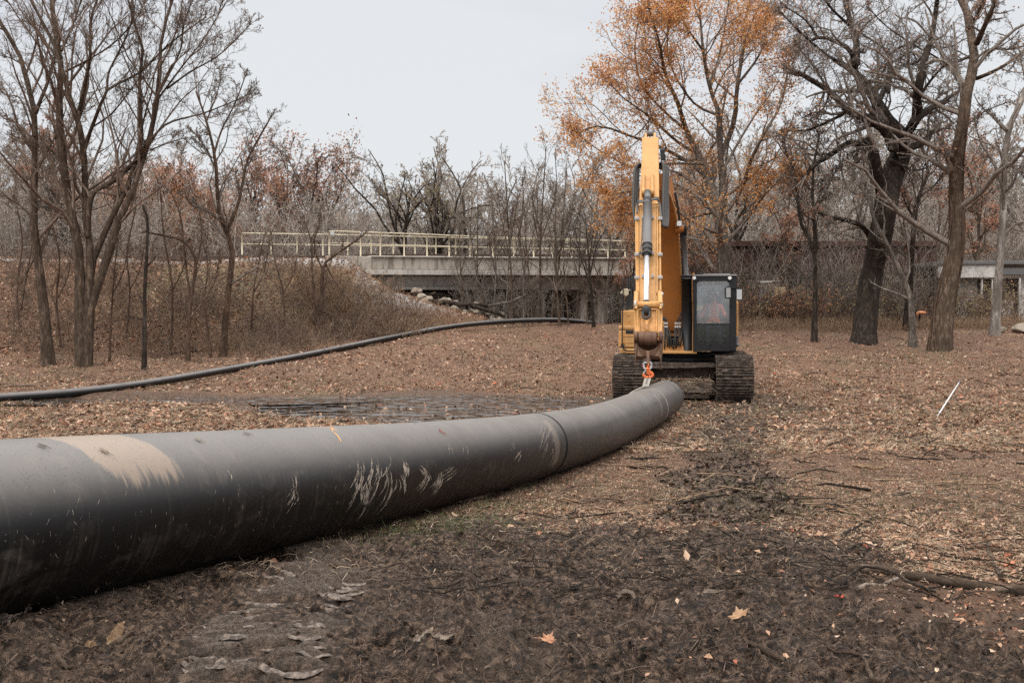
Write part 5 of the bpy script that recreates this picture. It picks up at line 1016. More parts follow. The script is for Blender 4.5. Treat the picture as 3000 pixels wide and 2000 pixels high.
# far wood: one mass
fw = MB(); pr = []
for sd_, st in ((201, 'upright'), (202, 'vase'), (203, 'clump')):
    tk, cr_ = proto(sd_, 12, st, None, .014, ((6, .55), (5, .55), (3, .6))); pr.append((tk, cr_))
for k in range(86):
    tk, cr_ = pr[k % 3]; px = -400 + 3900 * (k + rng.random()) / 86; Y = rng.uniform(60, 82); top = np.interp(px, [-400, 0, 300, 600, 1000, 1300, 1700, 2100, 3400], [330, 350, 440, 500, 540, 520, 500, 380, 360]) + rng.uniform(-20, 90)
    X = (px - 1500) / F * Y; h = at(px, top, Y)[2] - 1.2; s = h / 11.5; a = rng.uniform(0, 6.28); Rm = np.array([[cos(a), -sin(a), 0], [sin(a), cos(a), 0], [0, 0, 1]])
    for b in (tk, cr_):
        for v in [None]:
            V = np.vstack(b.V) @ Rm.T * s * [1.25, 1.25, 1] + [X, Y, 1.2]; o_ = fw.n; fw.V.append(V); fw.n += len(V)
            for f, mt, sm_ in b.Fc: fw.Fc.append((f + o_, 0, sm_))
tag(fw.build('far_woods', M['twig_haze']), 'grey brown bare woods filling the distance', 'woods', kind='stuff')
# undergrowth: whippy brush
def brush(name, spots, mat, label, hr=(.6, 1.6), stems=14, rmin=.005, lean=.5, leaf=None, sub=4):
    m = MB(); S_ = np.array(spots, float); B = len(S_) * stems; c = np.repeat(S_, stems, 0); c = c + np.concatenate([rng.normal(size=(B, 2)) * .35, np.zeros((B, 1))], 1); c[:, 2] = T(c[:, 0], c[:, 1]) - .03
    h = rng.uniform(hr[0], hr[1], B) ; d = unit(np.stack([rng.normal(size=B) * lean, rng.normal(size=B) * lean, np.ones(B)], -1)); out = [c]
    for i in range(4): d = unit(d + rng.normal(size=(B, 3)) * .16 + [0, 0, -.05 * i]); out.append(out[-1] + d * (h / 4)[:, None])
    P = np.stack(out, 1); R = np.maximum(np.linspace(1, .4, 5)[None] * (h * .006)[:, None], rmin); m.tubes(P, R, 3)
    q, r = grow(P, R, sub, .2, 1, .45, (20, 55), 4, .25, .03, .7, .4, rmin); m.tubes(q, r, 3)
    if sub > 2: q, r = grow(q, r, 3, .2, 1, .5, (20, 55), 3, .25, .03, .7, .4, rmin); m.tubes(q, r, 3)
    if leaf: leaves_at(q, leaf[1], leaf[2], leaf[3], 1, m)
    return tag(m.build(name, [M[mat]] + ([M[leaf[0]]] if leaf else [])), label, 'undergrowth', kind='stuff')
def rnd(n, x0, x1, y0, y1):
    S_ = rnd_(n, x0, x1, y0, y1); return S_[S_[:, 1] > np.interp(S_[:, 0], SPL[:, 0], SPL[:, 1], right=0) + .9]
def rnd_(n, x0, x1, y0, y1):
    X = rng.uniform(x0, x1, n); Y = rng.uniform(y0, y1, n); return np.stack([X * Y / F, Y, X * 0], -1)   # fan-shaped plots around the clearing
brush('brush', rnd(190, -1700, -380, 32.5, 43), 'twig_brown', 'thin brown brush covering the left slope', (.5, 1.7), 7, .0042, .6)
brush('brush', rnd(48, -1050, -330, 34.5, 39.5), 'twig_brown', 'tangled brown brush at the foot of the left slope', (.4, 1.1), 10, .0045, lean=1.1)
brush('dry_grass', rnd(170, -640, -190, 38.0, 41.6), 'twig_tan', 'dry tan grass beside the abutment', (.3, .85), 20, .0055, .6, sub=2)
brush('brush', rnd(40, -600, -300, 37.5, 41), 'twig_brown', 'brown arching brush below the left end of the bridge', (.6, 1.5), 9, .005, 1.0)
brush('brush', rnd(30, -150, 340, 43.5, 46), 'twig_grey', 'grey thicket in front of the bridge beams', (.8, 2.6), 6, .0055, .3)
brush('brush', rnd(85, 500, 1600, 44, 49), 'twig_brown', 'brown thicket along the wall behind the right hand trees', (.5, 2.1), 6, .0055, .4, ('leaf_rust', .10, .06, .08))
brush('brush', rnd(210, -1700, -400, 53, 60), 'twig_haze', 'grey brush behind the railway line', (2.5, 6.5), 9, .009, .22)
brush('brush', rnd(300, -400, 1700, 57, 64), 'twig_haze', 'grey brush behind the bridge', (3.0, 7.5), 9, .009, .22)
brush('brush', rnd(60, 560, 1260, 44.5, 49.5), 'twig_grey', 'tall fine brush screening the rust brown girder', (2.2, 4.8), 6, .005, .28)
brush('brush', rnd(170, -1650, -200, 32.5, 42), 'twig_tan', 'pale dead stalks on the left slope', (.3, 1.1), 12, .0048, .8, sub=2)
brush('dry_grass', rnd(300, 560, 1560, 40.5, 44.5), 'twig_tan', 'dry grass fringe at the foot of the right hand trees', (.2, .6), 20, .004, .4, sub=2)
brush('shrub_leaves', rnd(26, 560, 900, 42.5, 45), 'twig_brown', 'sparse shrubs with red and olive leaves right of the cab', (.8, 2.0), 8, .006, .35, ('leaf_red', .35, .055, .1))
brush('shrub_leaves', rnd(22, 620, 1480, 43, 45.5), 'twig_brown', 'sparse shrubs with yellow olive leaves near the white shed', (.8, 2.2), 8, .006, .35, ('leaf_olive', .6, .05, .1))
# ------------------------------------------------------------------ railway: bridge, railings, rails, girder, walls, shed
BY0, BY1 = 43.3, 50.0; BX0, BX1 = 967, 1800
def bY(px):   # depth of the near edge of the bridge at an image column (the bridge stands slightly askew)
    a = at(BX0, 800, BY0); b = at(BX1, 800, BY1); u = (px - 1500) / F; dx, dy = b[0] - a[0], b[1] - a[1]
    s = (u * a[1] - a[0]) / (dx - u * dy); return a[1] + s * dy
def bp(px, py, off=0.): return at(px, py, bY(px)) + BN * off
_a, _b = at(BX0, 800, BY0), at(BX1, 800, BY1); BD = unit(np.array([_b[0] - _a[0], _b[1] - _a[1], 0])); BN = np.array([-BD[1], BD[0], 0])   # BN points away from the camera
def bslab(px0, px1, t0, b0, t1, b1, f, k, m):
    """t/b = top and bottom rows at either end, f..k = depth range behind the face line"""
    A, B, C_, D = bp(px0, b0), bp(px1, b1), bp(px1, t1), bp(px0, t0)
    return m.hexa([A + BN * f, B + BN * f, B + BN * k, A + BN * k, D + BN * f, C_ + BN * f, C_ + BN * k, D + BN * k])
def BK(name, mat, m, par, bevel=0): return m.build(name, M[mat], par, bevel)
br = empty('railway_bridge', tuple(bp(1085, 900) * [1, 1, 0] + [0, 0, 0])); br.location = (0, 0, 0)
tag(br, 'weathered concrete railway bridge with a pale yellow pipe railing', 'bridge')
m = MB(); bslab(1085, 1920, 752, 789, 759, 794, 0, 5.6, m); BK('parapet', 'concrete', m, br, .02)
m = MB(); bslab(1080, 1920, 790.5, 805, 795, 808, -.22, 5.4, m); bslab(1082, 1920, 749, 753, 756, 760, -.10, .3, m); BK('ledge', 'concrete_clean', m, br, .02)
m = MB(); bslab(1090, 1421, 806, 845, 808, 846, .75, 1.3, m); bslab(1090, 1421, 838, 847, 839, 848, .60, 1.4, m); BK('beam', 'concrete_clean', m, br, .03)
m = MB(); bslab(1431, 1735, 808, 846, 810, 848, .75, 1.3, m); BK('beam', 'concrete_clean', m, br, .03)
m = MB(); bslab(1735, 1920, 810, 850, 811, 852, .8, 1.3, m); BK('beam', 'concrete', m, br, .03)
m = MB(); bslab(1090, 1920, 808, 850, 810, 852, 3.9, 4.4, m); BK('beam', 'concrete_shaded', m, br, .03)
m = MB(); bslab(1020, 1086, 750, 905, 752, 905, -.12, 5.6, m); BK('abutment', 'concrete', m, br, .03)
m = MB(); bslab(962, 1021, 748, 830, 750, 850, .05, .5, m); BK('wing_wall', 'concrete', m, br, .02)
for (x0, x1) in ((1418, 1434), (1600, 1622), (1726, 1748), (1776, 1806)):
    m = MB(); bslab(x0, x1, 848, 985, 849, 985, .8, 1.6, m); bslab(x0 - 6, x1 + 6, 846, 856, 847, 857, .65, 4.8, m); bslab(x0, x1, 848, 985, 849, 985, 3.2, 4.0, m); BK('pier', 'concrete', m, br, .03)
m = MB(); bslab(1080, 1920, 830, 1010, 832, 1010, 6.2, 6.8, m); BK('dark_backing_wall', 'concrete_shaded', m, br, .02)  # dark sheet added to stand for the shaded void under the bridge
def railing(cols, toprow, botrow, off, first, last, mid=.5):
    r = None; P0 = []; 
    m = MB()
    for a, b in zip(cols[:-1], cols[1:]):
        A, B = bp(a, toprow(a)) + BN * off, bp(b, toprow(b)) + BN * off; m.cyl(A, B, .030, k=8)
        A2, B2 = bp(a, botrow(a) * mid + toprow(a) * (1 - mid)) + BN * off, bp(b, botrow(b) * mid + toprow(b) * (1 - mid)) + BN * off; m.cyl(A2, B2, .024, k=8)
    r = m.build('railing', M['railyellow'], br)
    for x in cols:
        m = MB(); m.cyl(bp(x, toprow(x)) + BN * off, bp(x, botrow(x)) + BN * off, .034, k=8); m.build('post', M['railyellow'], r)
railing([967, 1059, 1117, 1187, 1254, 1319, 1380, 1447, 1508, 1567, 1624, 1680, 1733, 1785, 1835], lambda x: np.interp(x, [967, 1250, 1447, 1707, 1835], [676, 686, 695, 702, 706]), lambda x: np.interp(x, [967, 1117, 1835], [746, 751, 759]), .12, 0, 0)
def offrow(Y2):   # far railing: rows measured at its own depth
    return None
m = MB(); fr_posts = [709, 794, 871, 946, 1019, 1087, 1152, 1216, 1277, 1335, 1395, 1450, 1508, 1562, 1616, 1668, 1718]
fy = lambda x: np.interp(x, [709, 1718], [49.5, 56.0]); ft = lambda x: np.interp(x, [709, 967, 1250, 1718], [683, 687, 694, 707]); fb = lambda x: np.interp(x, [709, 1718], [742, 752])
for a, b in zip(fr_posts[:-1], fr_posts[1:]):
    m.cyl(at(a, ft(a), fy(a)), at(b, ft(b), fy(b)), .032, k=8); m.cyl(at(a, (ft(a) + fb(a)) / 2 + 2, fy(a)), at(b, (ft(b) + fb(b)) / 2 + 2, fy(b)), .026, k=8)
fr_ = m.build('railing', M['railyellow'], br); fr_['label'] = 'far side railing starting further left'
for x in fr_posts: m = MB(); m.cyl(at(x, ft(x), fy(x)), at(x, fb(x) + 4, fy(x)), .036, k=8); m.build('post', M['railyellow'], fr_)
m = MB(); m.cyl(at(1059, 677, 43.9), at(1059, 684, 43.9), .06); m.box(bp(974, 683) + [0, -.06, 0], (.16, .03, .16)); BK('railing_plate', 'zinc', m, br)
# track
rt = empty('railway_track', (0, 0, 0)); tag(rt, 'rusty railway rails on the pale ballast embankment', 'railway')
for k, off in enumerate((1.6, 3.1)):
    m = MB(); L = [at(x, 741, bY(967) if x < 967 else bY(x)) for x in (-600, 0, 500, 967, 1400, 1900)]; z = L[2][2]
    L = np.array([[(-40), 44.6 + off, 4.56], [-12, 44.8 + off, 4.58], [-7, 45.0 + off, 4.62]] + [list(bp(x, 749) + BN * (off + .6) + [0, 0, .02]) for x in (1100, 1500, 1900)])
    for dz, w_, h_ in ((.16, .075, .05), (.09, .02, .12), (.02, .16, .03)):
        G = np.stack([L + [0, -w_ / 2, dz - h_ / 2], L + [0, w_ / 2, dz - h_ / 2], L + [0, w_ / 2, dz + h_ / 2], L + [0, -w_ / 2, dz + h_ / 2]], 1); m.grid(G[:, ::-1], 0, False, True)
    m.build('rail', M['railsteel'], rt)
m = MB()
for k in range(62): m.box((-40 + k * .55, 45.6 + 1.8 + rng.uniform(-.05, .05), 4.50), (.24, 2.7, .16))
o = m.build('sleepers', M['bark_dark'], rt); tag(o, kind='stuff')
# rusty plate girder span to the right
gd = empty('girder_bridge', (0, 0, 0)); tag(gd, 'long rust brown steel girder with upright stiffeners behind the right hand trees', 'bridge')
GY_ = 51.0; m = MB(); a = at(1960, 812, GY_); b = at(2742, 722, GY_); m.bb((a[0], GY_, a[2]), (b[0], GY_ + .05, b[2])); m.bb((a[0], GY_ + 3, a[2]), (b[0], GY_ + 3.05, b[2])); m.build('web', M['girder'], gd)
m = MB(); m.bb((a[0] - .1, GY_ - .18, b[2]), (b[0] + .1, GY_ + .22, b[2] + .06)); m.bb((a[0] - .1, GY_ - .18, a[2] - .06), (b[0] + .1, GY_ + .22, a[2])); m.bb((a[0] - .1, GY_ - .1, b[2] + .063), (b[0] + .1, GY_ + 3.2, b[2] + .28)); m.build('flange', M['girder'], gd, .01)
m = MB()
for k in range(24): x = a[0] + .3 + k * (b[0] - a[0] - .6) / 23; m.bb((x - .02, GY_ - .16, a[2] + .003), (x + .02, GY_ - .003, b[2] - .003))
m.build('stiffeners', M['girder'], gd); m = MB(); q = at(2690, 816, GY_ - .3); m.bb((q[0] - 1.1, GY_ - .3, q[2] - .16), (q[0] + 1.0, GY_ - .05, q[2] - .07)); m.build('bearing_beam', M['white'], gd, .01)
m = MB()
for (x0, x1, y0, y1, Y) in ((1985, 2330, 838, 990, 52.2), (2350, 2530, 836, 975, 52.0), (2330, 2352, 822, 985, 51.6), (2530, 2600, 850, 985, 51.8)):
    p0 = at(x0, y1, Y); p1 = at(x1, y0, Y); m.bb((p0[0], Y, p0[2] - .5), (p1[0], Y + 1.5, p1[2]))
m.build('support_wall', M['concrete'], gd, .03)
for k, x in enumerate((2548, 2575, 2610, 2640)):
    m = MB(); p = at(x, 820, 51.4); m.bb((p[0] - .12, 51.3, 1.2), (p[0] + .14, 51.6, p[2] + .1)); m.build('support_post', M['concrete' if k % 2 else 'girder'], gd, .02)
# white shed
SY = 47.5
def sb(x0, y0, x1, y1, d0, d1, m, Y=SY): p = at(x0, y1, Y); q = at(x1, y0, Y); return m.bb((p[0], Y + d0, p[2]), (q[0], Y + d1, q[2]))
sh_ = empty('white_shed', (0, 0, 0)); tag(sh_, 'low white shed with stained wall panels at the right edge', 'shed')
m = MB(); sb(2926, 786, 3090, 806, -.33, .0, m); m.build('side_fascia', M['greysteel'], sh_, .02); m = MB(); sb(2748, 776, 2925, 814, -.35, .0, m); sh_f = m.build('fascia', M['white'], sh_, .02)
m = MB(); sb(2744, 766, 3095, 776, -.45, 4.0, m); m.build('roof', M['greysteel'], sh_, .02)
m = MB(); sb(2748, 815, 3090, 975, .6, .75, m); m.build('dark_backing_wall', M['concrete_shaded'], sh_)
for (x0, y0, x1, y1, mt, d) in ((2793, 874, 2865, 968, 'white', .0), (2793, 816, 2865, 872, 'greypanel', .05), (2905, 880, 2972, 960, 'white', .1), (2748, 905, 2780, 968, 'white', .2), (2990, 816, 3090, 960, 'white', .25)):
    if mt == 'greypanel' and mt not in M: M[mt] = paint('grey_panel', (.20, .19, .18), .7, .8)
    m = MB(); sb(x0, y0, x1, y1, d, d + .08, m); sb(x0 + (x1 - x0) * .46, y0 + 1, x0 + (x1 - x0) * .54, y1 - 1, d - .03, d - .002, m); m.build('wall_panel', M[mt], sh_, .01)
for x in (2752, 2786, 2870, 2900, 2980): m = MB(); sb(x - 3, 815, x + 3, 975, -.25, -.13, m); m.build('shed_post', M['white'], sh_, .01)
# small things by the wall
m = MB(); p = at(2255, 905, 44.5); q0 = at(2233, 826, 44.5); q1 = at(2280, 826, 44.5); m.bb((q0[0], 44.5, p[2] - .9), (q1[0], 45.1, q0[2])); 
for k in range(4): x = q0[0] + (q1[0] - q0[0]) * (k + .5) / 4; m.bb((x - .03, 44.46, p[2] - .6), (x + .03, 44.498, q0[2] - .05))
m.bb((q0[0] - .06, 44.42, q0[2] + .002), (q1[0] + .06, 45.15, q0[2] + .05)); tag(m.build('utility_cabinet', M['concrete'], None, .015), 'tall grey cabinet with vertical ribs among the brush right of the cab', 'cabinet')
m = MB(); a = at(2227, 965, 44.2); b = at(2227, 828, 44.2); m.cyl([a[0], a[1], a[2] - .3], b, .045, k=12); m.cyl(b, at(2262, 826, 44.2), .03, k=10); tag(m.build('steel_post', M['zinc'], None), 'grey steel pipe post standing beside the ribbed cabinet', 'post')
sg = empty('sign', at(2288, 930, 43.9)); tag(sg, 'faded blank tan sign board on a thin post beside the ribbed cabinet', 'sign'); o_ = np.array(sg.location)
m = MB(); a = at(2272, 864, 43.9) - o_; b = at(2301, 841, 43.9) - o_; m.bb((a[0], -.02, a[2]), (b[0], .02, b[2])); m.build('sign_board', _s('faded_tan_board', (.50, .40, .25), .8), sg, .008)
m = MB(); m.cyl((0, .045, -.8), (0, .045, b[2] - .03), .02, k=8); m.build('sign_post', M['greysteel'], sg)
m = MB(); q = at(2700, 916, 42.5); m.ball(q, .17, 0, 14, 10, (1.2, .7, .45), .12); m.ball(q + [-.17, 0, -.05], .07, 0, 10, 8, (1, .8, 1.0), .1); gz_ = float(T(q[0], q[1])); of_ = m.build('orange_float', _s('orange_plastic', (.60, .24, .11), .6), None); tag(of_, 'orange plastic lump on a short stake at the foot of the leaning grey trunk', 'float'); m = MB(); m.cyl([q[0] - .05, q[1] + .1, gz_ - .1], q + [-.05, .1, .0], .04, .03, k=10); m.build('stake', M['bark_dark'], of_)
def rock(c, s, label, nm='rock', grp=None, mat='stone', sc3=(1, .8, .6)):
    m = MB(); t = np.linspace(0.02, pi - .02, 9)[:, None]; p = np.linspace(0, 2 * pi, 12, endpoint=False)[None]
    G = np.stack([np.sin(t) * np.cos(p), np.sin(t) * np.sin(p), np.cos(t) + 0 * p], -1); k = unit(rng.normal(size=(9, 3)))
    d = np.min(np.stack([np.where(G @ v > .55, .55 / np.maximum(G @ v, .01), 1) for v in k]), 0); G = G * d[..., None] * s * np.array(sc3); a = rng.uniform(0, 6.28); Rz = np.array([[cos(a), -sin(a), 0], [sin(a), cos(a), 0], [0, 0, 1]])
    m.grid(G @ Rz.T + np.array(c) * 0, 0, False, True); o = m.build(nm, M[mat], None); o.location = c; return tag(o, label, 'rock', grp)
for i in range(30):
    px = rng.uniform(1205, 1490); lo = np.interp(px, [1205, 1300, 1400, 1490], [890, 925, 940, 940]); py = lo - rng.uniform(0, 1) ** 1.2 * np.interp(px, [1205, 1480], [22, 50]); Y = 43.6 + (lo - py) * .035
    p = at(px, py, Y); z = float(T(p[0], p[1])); p[2] = max(p[2] - .1, z); s = rng.uniform(.14, .34); rock((p[0], p[1], z + s * .25 + .012 * (lo - py) * .8), s, 'angular grey tan boulder in the stone heap under the left end of the bridge', 'boulder', 'boulders heaped under the bridge')
rock(gp(2682, 957) + [0, 0, .05], .22, 'flat pale stone below the orange plastic lump', mat='white', sc3=(1.2, .8, .4))
rock(gp(2925, 974) + [0, 0, .08], .34, 'low grey stone at the foot of the pale sycamore', sc3=(1.3, .8, .5)); rock(gp(2992, 972) + [0, 0, .12], .50, 'large pale boulder cut by the right edge', sc3=(1.3, .9, .6))
M['muddywood'] = bark('muddy_wood', (.20, .155, .12), (.42, .35, .29)); M['wood'] = bark('fresh_wood', (.30, .19, .11), (.62, .46, .31), 3.)
# logs, sticks and scraps one can point to
def stick(pxs, r0, r1, mat, name, label, cat, lift=.0, jag=0., k=8, Y=None, forks=()):
    P = [gp(x, y, lift) if Y is None else at(x, y, Y) for x, y in pxs]; P = np.array(P)
    if Y is None: P[:, 2] = surf(P[:, 0], P[:, 1]) + r0 * .6 + lift
    if name == 'log' and Y is None: P[:, 2] = np.linspace(P[0, 2], P[-1, 2], len(P))
    Q = resample(P, 16)
    if Y is None and name != 'log': Q[:, 2] = np.maximum(Q[:, 2], surf(Q[:, 0], Q[:, 1]) + r1 * .5)
    sl_ = np.linalg.norm(Q[1] - Q[0]); Q[1:-1] += rng.normal(size=(14, 3)) * min(r0 * .25, sl_ * .12); R = np.linspace(r0, r1, 16) * (1 + .10 * rng.normal(size=16)); m = MB(); chunk = name in ('wood_chunk', 'wood_splinter')
    if chunk: R = R * np.interp(np.arange(16), [0, 2, 4, 9, 12, 15], [.25, .9, 1, .8, .45, .05]) * rng.uniform(.85, 1.15, 16); k = 4
    m.tubes(Q, R, k, caps=True, smooth=not chunk)
    if chunk: m.tubes(Q[2:11] + rng.normal(size=3) * r0 * .5 * [1, 1, .3], R[2:11] * .6, 3, smooth=False)
    for (f, pts) in forks:
        b = Q[f]; e = np.array([gp(x, y) for x, y in pts]); e[:, 2] = surf(e[:, 0], e[:, 1]) + r1; m.hose(np.vstack([b, e]), np.linspace(r1 * 1.1, r1 * .4, (len(e)) * 8 + 1), 6)
    return tag(m.build(name, M[mat] if isinstance(mat, str) else mat), label, cat)
pl = empty('metal_rod', (0, 0, 0)); a = gp(2742, 1222, 0); a[2] -= .02; b = at(2812, 1117, a[1] + .75); m = MB(); m.cyl(a, b, .015, k=12); m.build('shaft', _s('pale_metal', (.58, .57, .56), .4), pl); m = MB(); m.cyl(a + (b - a) * .96, b + (b - a) * .01, .019, k=12); m.build('end_cap', M['greysteel'], pl); tag(pl, 'pale metal rod standing slanted in the ground on the right', 'rod')
stick([(2480, 1698), (2620, 1708), (2760, 1722), (2900, 1738), (3060, 1752)], .024, .022, 'bark_tan', 'log', 'long tan log lying level at the lower right edge', 'log')
stick([(2510, 1735), (2580, 1728), (2640, 1716)], .012, .007, 'muddywood', 'branch', 'short pale stick just in front of the left end of the long log', 'branch')
stick([(2465, 1715), (2520, 1684), (2600, 1690), (2680, 1712), (2740, 1742)], .009, .005, 'bark_dark', 'branch', 'thin dark arched branch lying over the left end of the long log', 'branch', .04)
stick([(2880, 1555), (2895, 1600), (2912, 1650), (2935, 1705)], .008, .010, 'bark_brown', 'branch', 'thin brown stem standing above the long log near the right edge', 'branch', .02)
stick([(2495, 1362), (2530, 1366), (2575, 1370), (2618, 1362)], .030, .008, 'wood', 'wood_splinter', 'long fresh pale wood splinter lying on the leaves right of centre', 'wood')
stick([(2378, 1276), (2400, 1262), (2430, 1264), (2452, 1258)], .040, .028, 'bark_tan', 'log', 'short tan broken branch piece left of the slanted metal rod', 'log', forks=((8, [(2440, 1244)]),))
stick([(2280, 1222), (2320, 1236), (2380, 1240), (2440, 1246), (2500, 1250)], .016, .008, 'bark_dark', 'branch', 'dark stick lying behind the short tan branch piece', 'branch')
stick([(2290, 1285), (2330, 1290), (2390, 1296), (2430, 1280), (2520, 1280)], .014, .006, 'bark_dark', 'branch', 'dark crooked twig in front of the short tan branch piece', 'branch')
stick([(2615, 1456), (2700, 1445), (2780, 1446), (2880, 1460)], .013, .006, 'bark_grey', 'branch', 'long grey twig lying level below the fresh wood splinter', 'branch', forks=((9, [(2800, 1462), (2820, 1475)]),))
stick([(2120, 1538), (2200, 1552), (2300, 1562), (2330, 1568)], .016, .008, 'bark_dark', 'branch', 'dark branch across the wheel rut in the middle right', 'branch')
stick([(2000, 1580), (2100, 1610), (2180, 1592), (2260, 1620)], .009, .005, 'bark_dark', 'branch', 'long thin dark branch at the upper edge of the dark mud', 'branch')
stick([(2465, 1578), (2510, 1552), (2580, 1548)], .012, .007, 'bark_dark', 'branch', 'dark branch lying slanted right of the rut branch', 'branch', forks=((7, [(2540, 1532), (2590, 1524)]),))
stick([(2340, 1606), (2420, 1600), (2460, 1604)], .012, .007, 'bark_dark', 'branch', 'short dark branch above the dark mud right of centre', 'branch')
stick([(2455, 1635), (2510, 1620), (2568, 1602)], .010, .006, 'bark_dark', 'branch', 'forked dark twig above the left end of the long log', 'branch')
stick([(1845, 1378), (1900, 1380), (1945, 1376), (1972, 1392)], .020, .010, 'bark_dark', 'branch', 'mossy dark stick with a bent end near the pipe shadow', 'branch')
stick([(1850, 1345), (1880, 1348), (1918, 1342)], .018, .010, 'bark_dark', 'branch', 'short thick dark stick closest to the raised pipe end', 'branch')
stick([(1868, 1410), (1940, 1412), (1990, 1420)], .012, .006, 'bark_red', 'branch', 'thin reddish twig below the bent mossy stick', 'branch')
stick([(1905, 1468), (1960, 1476), (1996, 1484)], .014, .007, 'bark_red', 'branch', 'reddish brown twig lying left of the wheel rut', 'branch')
stick([(1350, 1600), (1365, 1622), (1400, 1648), (1430, 1668)], .010, .006, 'bark_tan', 'branch', 'pale thin root lying slanted in front of the big pipe', 'branch')
stick([(860, 1690), (960, 1688), (1060, 1678), (1085, 1672)], .016, .010, 'bark_tan', 'branch', 'flat pale stick lying at the mud edge before the pipe', 'branch')
stick([(300, 1902), (350, 1906), (390, 1882), (408, 1850)], .011, .006, 'bark_tan', 'branch', 'curved pale twig beside the broken wood at the lower left', 'branch')
stick([(155, 1925), (185, 1955), (222, 1970)], .012, .006, 'bark_tan', 'branch', 'curved pale root end at the lower left corner', 'branch')
stick([(328, 1898), (345, 1872), (368, 1850)], .024, .016, 'wood', 'wood_chunk', 'upright broken chunk of fresh orange wood at the lower left', 'wood', .0)
stick([(248, 1886), (270, 1884), (296, 1890)], .020, .012, 'wood', 'wood_chunk', 'flat broken piece of fresh wood left of the upright chunk', 'wood')
stick([(-10, 1846), (30, 1856), (68, 1866)], .022, .010, 'muddywood', 'wood_chunk', 'whitish wood piece at the left edge beneath the pipe', 'wood')
stick([(1215, 1906), (1240, 1922), (1282, 1940)], .020, .014, 'muddywood', 'wood_chunk', 'pale muddy wood chunk at the bottom centre', 'wood')
stick([(1275, 1916), (1300, 1920), (1336, 1922)], .018, .012, 'muddywood', 'wood_chunk', 'second pale muddy wood chunk, just right of the first at the bottom centre', 'wood')
stick([(1808, 1764), (1840, 1768), (1870, 1776)], .018, .010, 'muddywood', 'wood_chunk', 'pale bark strip in the dark mud right of bottom centre', 'wood')
stick([(2058, 1762), (2090, 1768), (2124, 1768)], .018, .010, 'muddywood', 'wood_chunk', 'pale bark strip in the dark mud below the long thin dark branch', 'wood')
stick([(2300, 1960), (2240, 1950), (2200, 1930), (2160, 1900)], .010, .005, 'bark_brown', 'branch', 'brown root sticking out of the mud at the bottom right', 'branch', .01)
stick([(2560, 1980), (2520, 1920), (2450, 1890), (2400, 1870)], .007, .004, 'bark_tan', 'branch', 'thin tan twig fanning from the mud at the bottom right', 'branch', .01)
stick([(995, 1238), (1030, 1232), (1058, 1222)], .038, .028, 'bark_tan', 'log', 'short brown log just behind the top edge of the big pipe', 'log', forks=((8, [(1040, 1240)]),))
stick([(1268, 884), (1340, 890), (1400, 893), (1430, 896)], .12, .07, 'bark_dark', 'log', 'fallen dark log resting on the boulders under the bridge', 'log', Y=43.2)
stick([(1380, 896), (1440, 912), (1480, 925)], .10, .06, 'bark_dark', 'log', 'short dark log leaning down from the fallen log to the thin pipe', 'log', Y=42.8)
stick([(1430, 896), (1490, 885), (1545, 862)], .05, .03, 'bark_grey', 'branch', 'bare branch rising right from the fallen log', 'branch', Y=43.0)
stick([(-20, 1140), (60, 1132), (150, 1128), (215, 1120)], .028, .018, 'bark_tan', 'branch', 'long pale branch lying behind the thin pipe at the left', 'branch')
stick([(370, 932), (410, 938), (455, 946)], .05, .03, 'bark_dark', 'log', 'dark rotting log on the slope right of the dead stem', 'log')
stick([(510, 1040), (560, 1035), (575, 1032)], .07, .05, 'bark_dark', 'log', 'dark stump piece on the ground below the arching sapling', 'log')
star = None
def litter_leaf(px, py, size, c, label, nm='fallen_leaf', th0=0.):
    p = gp(px, py); p[2] = float(surf(p[0], p[1])) + .02; m = MB(); N = 20; V = [[0, 0, .004]]
    for k in range(N): t = k / N * 2 * pi + th0; r = size * (1.0 if k % 4 == 0 else (.55 if k % 2 else .75)) * (1 + .2 * sin(k * 3.1)); V.append([r * cos(t), r * sin(t) * .8, size * .35 * abs(sin(t + .4)) + .01 * (k % 4 == 0)])
    m.add(V, [(0, 1 + k, 1 + (k + 1) % N) for k in range(N)]); m.tubes(np.array([[[0, 0, .004], [-size * 1.2, -size * .5, size * .4]]]), .0016, 4); o = m.build(nm, _s(nm, c, .7)); o.location = p; o.rotation_euler = (rng.uniform(-.5, .5), rng.uniform(-.5, .5), rng.uniform(0, 6)); return tag(o, label, 'leaf')
litter_leaf(2165, 1850, .045, (.33, .20, .11), 'crumpled tan leaf standing in the mud at the lower right')
litter_leaf(1605, 1925, .035, (.36, .18, .10), 'orange brown leaf in the mud right of the two muddy wood chunks')
litter_leaf(2462, 1776, .02, (.40, .06, .03), 'small red leaf in the mud in front of the long log')
litter_leaf(2960, 1668, .04, (.45, .16, .08), 'orange leaf above the long log at the right edge')
litter_leaf(1985, 1218, .06, (.62, .20, .09), 'orange leaf at the foot of the raised pipe end')
litter_leaf(1286, 1128, .09, (.55, .13, .05), 'orange clump of leaves behind the puddle, left of the excavator')
litter_leaf(1450, 1128, .09, (.50, .12, .05), 'second orange clump of leaves behind the puddle, nearer the excavator')
